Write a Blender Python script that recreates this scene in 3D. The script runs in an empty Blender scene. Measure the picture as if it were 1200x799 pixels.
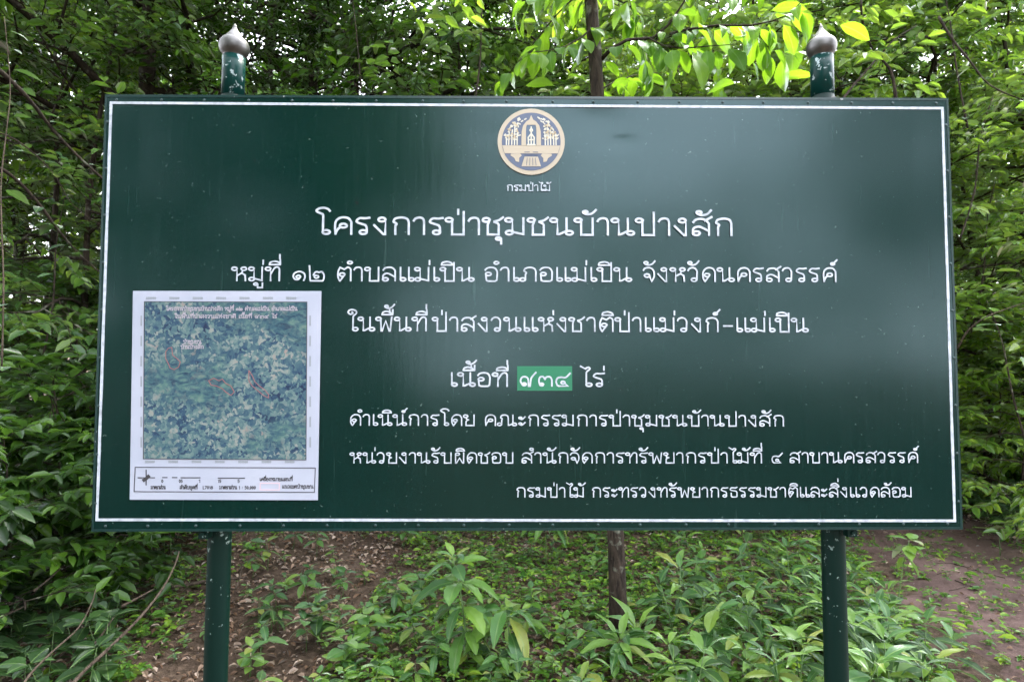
import bpy, math, random
import numpy as np
from mathutils import Vector, Matrix
R = math.radians
sc = bpy.context.scene
# ------------------------------------------------------------ camera
F = 700.0; PITCH = 0.0451; YAW = 0.0096
CAM = Vector((-0.066, -1.6725, 1.55)); SZ = 1.55 + 0.1625      # SZ: height of the board's centre
cd = bpy.data.cameras.new('camera'); cam = bpy.data.objects.new('camera', cd)
sc.collection.objects.link(cam); sc.camera = cam
cam.location = CAM; cam.rotation_euler = (math.pi/2 + PITCH, 0, -YAW)
cd.lens = 36*F/1200; cd.sensor_width = 36; cd.clip_end = 500; cd.clip_start = .05
# ------------------------------------------------------------ sky and sun (bright overcast)
SUN_EL, SUN_AZ = R(60), R(46)          # azimuth clockwise from +Y
w = bpy.data.worlds.new('World'); sc.world = w; w.use_nodes = True
nt = w.node_tree; nt.nodes.clear()
def N(nt, t, **k):
    n = nt.nodes.new(t)
    for a, b in k.items():
        if a.startswith('i_'): n.inputs[a[2:].replace('_', ' ')].default_value = b
        else: setattr(n, a, b)
    return n
sky = N(nt, 'ShaderNodeTexSky', sky_type='NISHITA', sun_disc=False, sun_elevation=SUN_EL, sun_rotation=SUN_AZ, dust_density=4.0, air_density=1.0)
bg = N(nt, 'ShaderNodeBackground'); bg.inputs[1].default_value = 0.14
mixc = N(nt, 'ShaderNodeMix', data_type='RGBA'); mixc.inputs[0].default_value = .72      # even white cloud cover
mixc.inputs[7].default_value = (9.7, 9.6, 10.5, 1)
out = N(nt, 'ShaderNodeOutputWorld')
nt.links.new(sky.outputs[0], mixc.inputs[6]); nt.links.new(mixc.outputs[2], bg.inputs[0]); nt.links.new(bg.outputs[0], out.inputs[0])
sd = bpy.data.lights.new('sun', 'SUN'); sd.energy = 2.2; sd.angle = R(5); sd.color = (1, .95, .86)
sun = bpy.data.objects.new('sun', sd); sc.collection.objects.link(sun)
sun.rotation_euler = (math.pi/2 - SUN_EL, 0, math.pi - SUN_AZ); sun.location = (0, 0, 30)
sc.view_settings.view_transform = 'Standard'; sc.view_settings.look = 'None'
sc.view_settings.exposure = 2.8; sc.view_settings.gamma = 1
sc.render.engine = 'CYCLES'
cy = sc.cycles; cy.max_bounces = 7; cy.diffuse_bounces = 2; cy.glossy_bounces = 3; cy.transmission_bounces = 6; cy.transparent_max_bounces = 4
cy.sample_clamp_indirect = 6

# ------------------------------------------------------------ helpers
col = sc.collection
def ray(px, py):
    u, v = (px-600)/F, (399.5-py)/F
    c, s = math.cos(PITCH), math.sin(PITCH)
    y, z = c - s*v, s + c*v
    c, s = math.cos(YAW), math.sin(YAW)
    return Vector((c*u + s*y, -s*u + c*y, z))
def at(px, py, d):                      # point seen at a pixel of the photograph, d metres ahead of the camera
    r = ray(px, py); return CAM + r*(d/r.y)
def bd(px, py):                         # point of the board's plane, in the board's coordinates
    p = at(px, py, -CAM.y); return (p.x, p.z - SZ)
def sstep(a, b, x):
    t = min(1, max(0, (x-a)/(b-a))); return t*t*(3-2*t)
def hgt(x, y):
    h = .025*math.sin(x*1.7+.4)*math.cos(y*1.3) + .014*math.sin(3.9*x+y*2.7) + .008*math.sin(7.1*x-5*y)
    h += .30*sstep(-.5, -3.0, x)*sstep(1.2, 4.2, y) + .04*max(0, y-3)*sstep(3, 6, y)
    h += .10*sstep(3.4, 5.0, x)*sstep(3.0, 5.0, y)
    return h
def gp(px, py):                         # ground point under a pixel
    z = 0
    for _ in range(6):
        r = ray(px, py); t = (z-CAM.z)/r.z; p = CAM + r*t; z = hgt(p.x, p.y)
    return Vector((p.x, p.y, z))
def mesh_np(name, V, Q=None, T=None, smooth=True):
    V = np.asarray(V, np.float32); m = bpy.data.meshes.new(name)
    nq = 0 if Q is None else len(Q); ntr = 0 if T is None else len(T)
    m.vertices.add(len(V)); m.vertices.foreach_set('co', V.ravel())
    m.loops.add(nq*4+ntr*3); m.polygons.add(nq+ntr)
    idx = np.concatenate(([np.asarray(Q).ravel()] if nq else []) + ([np.asarray(T).ravel()] if ntr else [])).astype(np.int32)
    m.loops.foreach_set('vertex_index', idx)
    st = np.concatenate([np.arange(nq)*4, nq*4+np.arange(ntr)*3]).astype(np.int32)
    m.polygons.foreach_set('loop_start', st)
    m.polygons.foreach_set('use_smooth', np.full(nq+ntr, bool(smooth)))
    m.update(calc_edges=True); return m
class Geo:
    def __init__(s): s.v = []; s.q = []; s.t = []; s.n = 0
    def add(s, v, q=None, t=None):
        v = np.asarray(v, float).reshape(-1, 3)
        if q is not None and len(q): s.q.append(np.asarray(q) + s.n)
        if t is not None and len(t): s.t.append(np.asarray(t) + s.n)
        s.v.append(v); s.n += len(v); return s
    def tube(s, pts, rad, k=6, cap=True):
        pts = [Vector(p) for p in pts]; n = len(pts)
        if not hasattr(rad, '__len__'): rad = [rad]*n
        V = []; up = None
        for i, p in enumerate(pts):
            d = (pts[min(i+1, n-1)] - pts[max(i-1, 0)]).normalized()
            if up is None:
                a = Vector((0, 0, 1)) if abs(d.z) < .9 else Vector((1, 0, 0)); up = d.cross(a).normalized()
            up = (up - d*up.dot(d)).normalized(); b = d.cross(up)
            for j in range(k):
                t = 2*math.pi*j/k; V.append(p + (up*math.cos(t) + b*math.sin(t))*rad[i])
        Q = [(i*k+j, i*k+(j+1) % k, (i+1)*k+(j+1) % k, (i+1)*k+j) for i in range(n-1) for j in range(k)]
        T = []
        if cap:
            for e, o in ((0, 0), ((n-1)*k, 1)):
                for j in range(1, k-1): T.append((e, e+j+1, e+j) if not o else (e, e+j, e+j+1))
        return s.add(V, Q, T)
    def box(s, a, b):
        x0, y0, z0 = a; x1, y1, z1 = b
        return s.add([(x0,y0,z0),(x1,y0,z0),(x1,y1,z0),(x0,y1,z0),(x0,y0,z1),(x1,y0,z1),(x1,y1,z1),(x0,y1,z1)],
            [(0,3,2,1),(4,5,6,7),(0,1,5,4),(1,2,6,5),(2,3,7,6),(3,0,4,7)])
    def prism(s, poly, y0, y1):         # outline in x,z (counter-clockwise seen from the front), front face at y0 (towards -y)
        n = len(poly); V = [(x, y0, z) for x, z in poly] + [(x, y1, z) for x, z in poly]
        c = (sum(p[0] for p in poly)/n, y0, sum(p[1] for p in poly)/n); V.append(c)
        return s.add(V, [(i, i+n, (i+1) % n+n, (i+1) % n) for i in range(n)], [(2*n, i, (i+1) % n) for i in range(n)])
    def mesh(s, name, smooth=True):
        return mesh_np(name, np.concatenate(s.v), np.concatenate(s.q) if s.q else None, np.concatenate(s.t) if s.t else None, smooth)
def link(name, mesh, mat=None, parent=None, loc=None):
    o = bpy.data.objects.new(name, mesh); col.objects.link(o)
    if mat is not None and mesh is not None and not mesh.materials: mesh.materials.append(mat)
    if parent is not None: o.parent = parent
    if loc is not None: o.location = loc
    return o
def thing(name, label, cat, loc=(0, 0, 0), rz=0, group=None):
    o = link(name, None); o.location = loc; o.rotation_euler = (0, 0, rz); o.empty_display_size = .1
    return tag(o, label, cat, group)
def tag(o, label=None, cat=None, group=None, kind=None):
    if label: o['label'] = label
    if cat: o['category'] = cat
    if group: o['group'] = group
    if kind: o['kind'] = kind
    return o
def copy_tree(o, parent=None):
    c = o.copy(); col.objects.link(c)
    if parent is not None: c.parent = parent
    for ch in list(o.children): copy_tree(ch, c)
    return c

# ------------------------------------------------------------ materials
def new_mat(name):
    m = bpy.data.materials.new(name); m.use_nodes = True; m.node_tree.nodes.clear(); return m, m.node_tree
def ramp(nt, stops, src):
    r = N(nt, 'ShaderNodeValToRGB'); e = r.color_ramp.elements
    while len(e) < len(stops): e.new(.5)
    for i, (p, c) in enumerate(stops):
        e[i].position = p; e[i].color = (*c, 1)
    nt.links.new(src, r.inputs[0]); return r.outputs[0]
def noise(nt, scale, detail=4, rough=.5, vec=None, dist=0):
    n = N(nt, 'ShaderNodeTexNoise'); n.inputs['Scale'].default_value = scale; n.inputs['Detail'].default_value = detail
    n.inputs['Roughness'].default_value = rough; n.inputs['Distortion'].default_value = dist
    if vec is not None: nt.links.new(vec, n.inputs['Vector'])
    return n.outputs[0]
def math_(nt, op, a, b=None, clamp=False):
    n = N(nt, 'ShaderNodeMath', operation=op); n.use_clamp = clamp
    for i, v in enumerate((a, b)):
        if v is None: continue
        if isinstance(v, (int, float)): n.inputs[i].default_value = v
        else: nt.links.new(v, n.inputs[i])
    return n.outputs[0]
def mixrgb(nt, f, a, b, mode='MIX'):
    n = N(nt, 'ShaderNodeMix', data_type='RGBA', blend_type=mode)
    for i, v in ((0, f), (6, a), (7, b)):
        if isinstance(v, (int, float)): n.inputs[i].default_value = v
        elif isinstance(v, tuple): n.inputs[i].default_value = (*v, 1)
        else: nt.links.new(v, n.inputs[i])
    return n.outputs[2]
def coords(nt, kind='Object', scale=None):
    t = N(nt, 'ShaderNodeTexCoord').outputs[kind]
    if scale:
        m = N(nt, 'ShaderNodeMapping'); m.inputs['Scale'].default_value = scale; nt.links.new(t, m.inputs[0]); t = m.outputs[0]
    return t
def bump(nt, h, strength=.3, dist=.01):
    b = N(nt, 'ShaderNodeBump'); b.inputs['Strength'].default_value = strength; b.inputs['Distance'].default_value = dist
    nt.links.new(h, b.inputs['Height']); return b.outputs[0]
def pbr(nt, color, rough=.6, metal=0, nrm=None, spec=.5):
    p = N(nt, 'ShaderNodeBsdfPrincipled')
    for k, v in (('Base Color', color), ('Roughness', rough), ('Metallic', metal)):
        if isinstance(v, (int, float)): p.inputs[k].default_value = v
        elif isinstance(v, tuple): p.inputs[k].default_value = (*v, 1)
        else: nt.links.new(v, p.inputs[k])
    p.inputs['Specular IOR Level'].default_value = spec
    if nrm is not None: nt.links.new(nrm, p.inputs['Normal'])
    o = N(nt, 'ShaderNodeOutputMaterial'); nt.links.new(p.outputs[0], o.inputs[0]); return p
def leaf_mat(name, stops, trans, tmix=.42, gloss=.32, veins=False, obj_random=False, spec=1.0):
    m, t = new_mat(name); g = N(t, 'ShaderNodeNewGeometry')
    rnd = N(t, 'ShaderNodeObjectInfo').outputs['Random'] if obj_random else g.outputs['Random Per Island']
    c = ramp(t, stops, rnd)
    nrm = None
    tc = trans
    if veins:
        sep = N(t, 'ShaderNodeSeparateXYZ'); t.links.new(coords(t), sep.inputs[0])
        ax = math_(t, 'ABSOLUTE', sep.outputs[0])
        vn = math_(t, 'SINE', math_(t, 'MULTIPLY', math_(t, 'SUBTRACT', sep.outputs[1], math_(t, 'MULTIPLY', ax, .8)), 88))
        vn = math_(t, 'POWER', math_(t, 'ABSOLUTE', vn), 10)
        rib = math_(t, 'LESS_THAN', ax, .014)
        vv = math_(t, 'MAXIMUM', math_(t, 'MULTIPLY', vn, .35), rib)
        c = mixrgb(t, math_(t, 'MULTIPLY', vv, .55), c, (.16, .26, .08))
        bl = noise(t, 7, 3, vec=coords(t)); c = mixrgb(t, math_(t, 'MULTIPLY', bl, .35), c, (.02, .05, .01))
        nrm = bump(t, math_(t, 'SUBTRACT', 1.0, vv), .5, .01)
    d = N(t, 'ShaderNodeBsdfDiffuse'); tr = N(t, 'ShaderNodeBsdfTranslucent'); gl = N(t, 'ShaderNodeBsdfGlossy')
    gl.inputs['Roughness'].default_value = gloss; gl.inputs['Color'].default_value = (.9, .95, 1, 1)
    t.links.new(c, d.inputs[0])
    tcol = mixrgb(t, .55, mixrgb(t, 1.0, c, (3.2, 3.0, 1.6), 'MULTIPLY'), tc); t.links.new(tcol, tr.inputs[0])
    mx = N(t, 'ShaderNodeMixShader'); mx.inputs[0].default_value = tmix
    t.links.new(d.outputs[0], mx.inputs[1]); t.links.new(tr.outputs[0], mx.inputs[2])
    fr = N(t, 'ShaderNodeFresnel'); fr.inputs[0].default_value = 1.45
    m2 = N(t, 'ShaderNodeMixShader'); t.links.new(math_(t, 'MULTIPLY', fr.outputs[0], spec), m2.inputs[0])
    t.links.new(mx.outputs[0], m2.inputs[1]); t.links.new(gl.outputs[0], m2.inputs[2])
    if nrm is not None:
        for n in (d, gl): t.links.new(nrm, n.inputs['Normal'])
    o = N(t, 'ShaderNodeOutputMaterial'); t.links.new(m2.outputs[0], o.inputs[0]); return m
M = {}
G = lambda *a: [(i/(len(a)-1), c) for i, c in enumerate(a)]
M['leaf_dark'] = leaf_mat('dark glossy forest leaves', G((.007, .022, .003), (.013, .040, .004), (.022, .062, .006), (.055, .12, .008)), (.10, .26, .005), .42, .36, spec=.5)  # shade of the dim canopy put into the leaf colour
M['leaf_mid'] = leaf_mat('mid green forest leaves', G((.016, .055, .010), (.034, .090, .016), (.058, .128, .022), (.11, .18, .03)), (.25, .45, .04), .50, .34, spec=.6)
M['leaf_light'] = leaf_mat('lit yellow green leaves', G((.045, .115, .018), (.08, .16, .024), (.12, .21, .03), (.18, .26, .035)), (.40, .62, .06), .54, .3, spec=.8)  # paler leaf colour that also stands in for brighter light on crowns
M['leaf_cover'] = leaf_mat('ground cover leaves', G((.022, .075, .014), (.05, .13, .02), (.085, .19, .022), (.19, .30, .03)), (.28, .46, .02), .35, spec=.6)
M['leaf_big'] = leaf_mat('broad backlit leaves', G((.04, .12, .008), (.07, .17, .010), (.10, .20, .012)), (.22, .40, .015), .55, veins=True, obj_random=True, spec=.22)
M['leaf_plant'] = leaf_mat('broad ground plant leaves', G((.018, .07, .018), (.032, .105, .025), (.05, .145, .03), (.075, .18, .03), (.11, .22, .03), (.22, .24, .04)), (.15, .34, .05), .32, veins=True, obj_random=True, spec=.7)
M['leaf_fresh'] = leaf_mat('young bright plant leaves', G((.10, .22, .03), (.14, .27, .04), (.19, .33, .05)), (.26, .50, .05), .42, veins=True, obj_random=True, spec=.7)
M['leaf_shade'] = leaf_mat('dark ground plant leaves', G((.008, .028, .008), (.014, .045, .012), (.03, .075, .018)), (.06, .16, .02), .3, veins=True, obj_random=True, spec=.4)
M['litter'] = leaf_mat('dead brown leaves', G((.05, .028, .016), (.11, .065, .038), (.17, .11, .07), (.26, .19, .14), (.42, .34, .28)), (.2, .12, .05), .12, .5, spec=.4)
def bark(name, c0, c1, sc_=8, lichen=0):
    m, t = new_mat(name); v = coords(t, 'Object', (1, 1, .22))
    n = noise(t, sc_*6, 8, .65, v, .6); c = ramp(t, [(.35, c0), (.62, c1)], n)
    if lichen:
        n2 = noise(t, 9, 5, .6, coords(t)); c = mixrgb(t, ramp(t, [(.58, (0, 0, 0)), (.68, (lichen,)*3)], n2), c, (.24, .26, .2))
    pbr(t, c, .9, nrm=bump(t, n, .9, .02), spec=.2); return m
M['bark'] = bark('dark forest bark', (.009, .006, .004), (.036, .027, .019), lichen=.5)
M['bark_mid'] = bark('grey brown bark', (.010, .007, .005), (.045, .034, .024), lichen=.6)
M['twig'] = bark('grey brown dead wood', (.025, .018, .013), (.10, .078, .058), 12)
m, t = new_mat('green plant stem'); pbr(t, (.07, .13, .035), .5); M['stem'] = m
# soil
m, t = new_mat('forest soil'); v = coords(t)
n1 = noise(t, 1.3, 5, .6, v); n2 = noise(t, 26, 8, .7, v); n3 = noise(t, 120, 4, .7, v)
c = ramp(t, [(.34, (.022, .014, .009)), (.5, (.065, .044, .030)), (.68, (.17, .122, .088))], math_(t, 'ADD', math_(t, 'MULTIPLY', n1, .35), math_(t, 'MULTIPLY', n2, .65)))
c = mixrgb(t, ramp(t, [(.60, (0, 0, 0)), (.70, (.8,)*3)], n3), c, (.27, .2, .15))
pbr(t, c, .95, nrm=bump(t, math_(t, 'ADD', n2, math_(t, 'MULTIPLY', n3, .4)), .9, .03), spec=.2); M['soil'] = m
m, t = new_mat('trodden dirt'); v = coords(t)
n1 = noise(t, 2.2, 5, .6, v); n2 = noise(t, 34, 8, .7, v); n3 = noise(t, 150, 4, .7, v)
c = ramp(t, [(.36, (.042, .026, .022)), (.52, (.095, .060, .052)), (.68, (.185, .125, .11))], math_(t, 'ADD', math_(t, 'MULTIPLY', n1, .55), math_(t, 'MULTIPLY', n2, .45)))
c = mixrgb(t, ramp(t, [(.62, (0, 0, 0)), (.70, (.7,)*3)], n3), c, (.36, .3, .25))
pbr(t, c, .92, nrm=bump(t, math_(t, 'ADD', n2, math_(t, 'MULTIPLY', n3, .3)), .6, .015), spec=.25); M['path'] = m
# board paint: semi-gloss dark green, dusty, faint vertical wiping streaks
m, t = new_mat('dark green enamel on sheet metal'); v = coords(t)
big = noise(t, 1.6, 4, .55, v); st = noise(t, 10, 6, .6, coords(t, 'Object', (9, 1, .35))); sp = noise(t, 95, 3, .6, v)
c = mixrgb(t, ramp(t, [(.35, (0, 0, 0)), (.75, (1, 1, 1))], big), (.0002, .0128, .0100), (.0004, .0155, .0122))
c = mixrgb(t, math_(t, 'MULTIPLY', ramp(t, [(.52, (0, 0, 0)), (.78, (1, 1, 1))], st), .16), c, (.012, .045, .038))
dust = ramp(t, [(.70, (0, 0, 0)), (.74, (.55,)*3)], sp)
scr = ramp(t, [(.685, (0, 0, 0)), (.76, (.22,)*3)], noise(t, 26, 3, .5, coords(t, 'Object', (2.6, 1, .16))))
smear = ramp(t, [(.60, (0, 0, 0)), (.85, (.03,)*3)], noise(t, 3.2, 7, .7, v, 1.5))
c = mixrgb(t, math_(t, 'ADD', scr, smear), c, (.06, .11, .10))
chipk = ramp(t, [(.775, (0, 0, 0)), (.785, (1, 1, 1))], noise(t, 42, 2, .4, v)); c = mixrgb(t, chipk, c, (.01, .008, .008))
c = mixrgb(t, dust, c, (.14, .2, .18))
rg = math_(t, 'ADD', math_(t, 'MULTIPLY', st, .10), .13)
pbr(t, c, rg, nrm=bump(t, math_(t, 'ADD', st, math_(t, 'MULTIPLY', big, 2.0)), .045, .004), spec=.45).inputs['Specular Tint'].default_value = (.68, .93, .97, 1); M['board'] = m
def chipped(name, base, chip, thr, metal=0, rough=.35, scale=60):
    m, t = new_mat(name); v = coords(t); n = noise(t, scale, 3, .6, v)
    big = noise(t, 4, 3, .6, coords(t, 'Object', (1, 1, .5)))
    k = ramp(t, [(thr, (0, 0, 0)), (thr+.02, (1, 1, 1))], math_(t, 'ADD', math_(t, 'MULTIPLY', n, .62), math_(t, 'MULTIPLY', big, .38)))
    c = mixrgb(t, k, base, chip); n3 = noise(t, 9, 4, .5, coords(t, 'Object', (2, 2, .2)))
    c = mixrgb(t, math_(t, 'MULTIPLY', n3, .25), c, (.003, .015, .011))
    pbr(t, c, math_(t, 'ADD', math_(t, 'MULTIPLY', k, .3), rough), nrm=bump(t, math_(t, 'SUBTRACT', n3, k), .15, .003), spec=.14); return m
M['post'] = chipped('dark green post paint with chips', (.0004, .0115, .0082), (.16, .22, .20), .60, rough=.5)
M['post_top'] = chipped('flaking green post paint', (.002, .03, .026), (.30, .38, .38), .56, rough=.3, scale=34)
m, t = new_mat('white enamel paint'); n = noise(t, 60, 4, .6, coords(t)); pbr(t, ramp(t, [(.3, (.28, .32, .35)), (.5, (.42, .465, .52)), (.7, (.50, .54, .60))], n), .45); M['white'] = m
m, t = new_mat('sheet metal rim paint'); n = noise(t, 70, 3, .6, coords(t))
pbr(t, mixrgb(t, ramp(t, [(.70, (0, 0, 0)), (.74, (.8,)*3)], n), (.001, .022, .020), (.4, .42, .42)), .3); M['rim'] = m
m, t = new_mat('painted rivets'); pbr(t, (.02, .045, .045), .4, .3); M['rivet'] = m
m, t = new_mat('brushed steel'); n = noise(t, 30, 5, .6, coords(t, 'Object', (1, 1, 9)))
n2 = noise(t, 14, 4, .6, coords(t))
pbr(t, mixrgb(t, ramp(t, [(.45, (0, 0, 0)), (.75, (1, 1, 1))], n2), (.13, .13, .125), (.07, .07, .067)), math_(t, 'ADD', math_(t, 'MULTIPLY', n, .25), .32), 1.0, bump(t, n, .2, .002)); M['steel'] = m
def flat(name, c, r=.5): m, t = new_mat(name); pbr(t, c, r); M[name] = m; return m
flat('cream emblem paint', (.40, .355, .27), .8); flat('pale emblem paint', (.50, .49, .40)); flat('blue emblem paint', (.06, .085, .14)); flat('dim blue emblem paint', (.05, .09, .14))
flat('ochre emblem paint', (.40, .33, .2)); flat('light green sticker', (.012, .15, .072), .7); flat('black print', (.03, .03, .035)); flat('grey print', (.22, .25, .27))
flat('red print', (.22, .09, .09)); flat('pale print', (.30, .28, .32)); flat('pink print', (.52, .40, .44))
m, t = new_mat('white vinyl print'); n = noise(t, 5, 3, .5, coords(t)); pbr(t, ramp(t, [(.3, (.32, .355, .43)), (.7, (.375, .405, .475))], n), .6, spec=.2); M['poster'] = m
# printed satellite picture
m, t = new_mat('satellite picture print'); v = coords(t)
nz_ = N(t, 'ShaderNodeTexNoise'); nz_.inputs['Scale'].default_value = 38; nz_.inputs['Detail'].default_value = 5; t.links.new(v, nz_.inputs[0])
vd = N(t, 'ShaderNodeVectorMath', operation='MULTIPLY_ADD'); t.links.new(nz_.outputs['Color'], vd.inputs[0]); vd.inputs[1].default_value = (.035, .035, .035); t.links.new(v, vd.inputs[2])
vo = N(t, 'ShaderNodeTexVoronoi'); vo.inputs['Scale'].default_value = 115; t.links.new(vd.outputs[0], vo.inputs['Vector'])
ds = noise(t, 13, 7, .72, v, .6)
sep = N(t, 'ShaderNodeSeparateColor'); t.links.new(vo.outputs['Color'], sep.inputs[0])
k = math_(t, 'ADD', math_(t, 'MULTIPLY', sep.outputs[0], .30), math_(t, 'MULTIPLY', ds, .74))
field = ramp(t, [(.30, (.012, .022, .055)), (.40, (.025, .06, .10)), (.50, (.055, .11, .13)), (.59, (.10, .165, .16)), (.68, (.20, .23, .21)), (.80, (.27, .16, .14))], k)
hill = ramp(t, [(.36, (.010, .03, .06)), (.5, (.035, .09, .11)), (.64, (.09, .17, .14))], noise(t, 30, 7, .62, coords(t, 'Object', (1, 1, 1.9)), .8))
patch = ramp(t, [(.40, (.15,)*3), (.52, (1, 1, 1))], noise(t, 5.5, 3, .5, v, .5))
pbr(t, mixrgb(t, patch, hill, field), .6, spec=.2); M['map'] = m

# ------------------------------------------------------------ Thai letter strokes (height 1 = one consonant)
def C(cx, cz, r, a0=0, a1=360, n=12):
    return [(cx+r*math.cos(R(a0+(a1-a0)*i/n)), cz+r*math.sin(R(a0+(a1-a0)*i/n))) for i in range(n+1)]
def sp(*p, n=4):                        # smooth curve through points
    p = [np.array(q, float) for q in p]; o = []
    P = [2*p[0]-p[1]] + p + [2*p[-1]-p[-2]]
    for i in range(1, len(P)-2):
        for j in range(n):
            s = j/n; a, b, c, d = P[i-1:i+3]
            o.append(tuple(.5*((2*b)+(c-a)*s+(2*a-5*b+4*c-d)*s*s+(3*b-a-3*c+d)*s**3)))
    return o + [tuple(p[-1])]
r_ = .118
TL = lambda x=.12, z=.87: C(x, z, r_, 0, 360)       # head loop left of the stem, ends on its right side
KO = sp((.16,.5),(.2,.62),(.1,.74)) + sp((.1,.78),(.16,.93),(.36,1),(.54,.92),(.6,.72))
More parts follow.
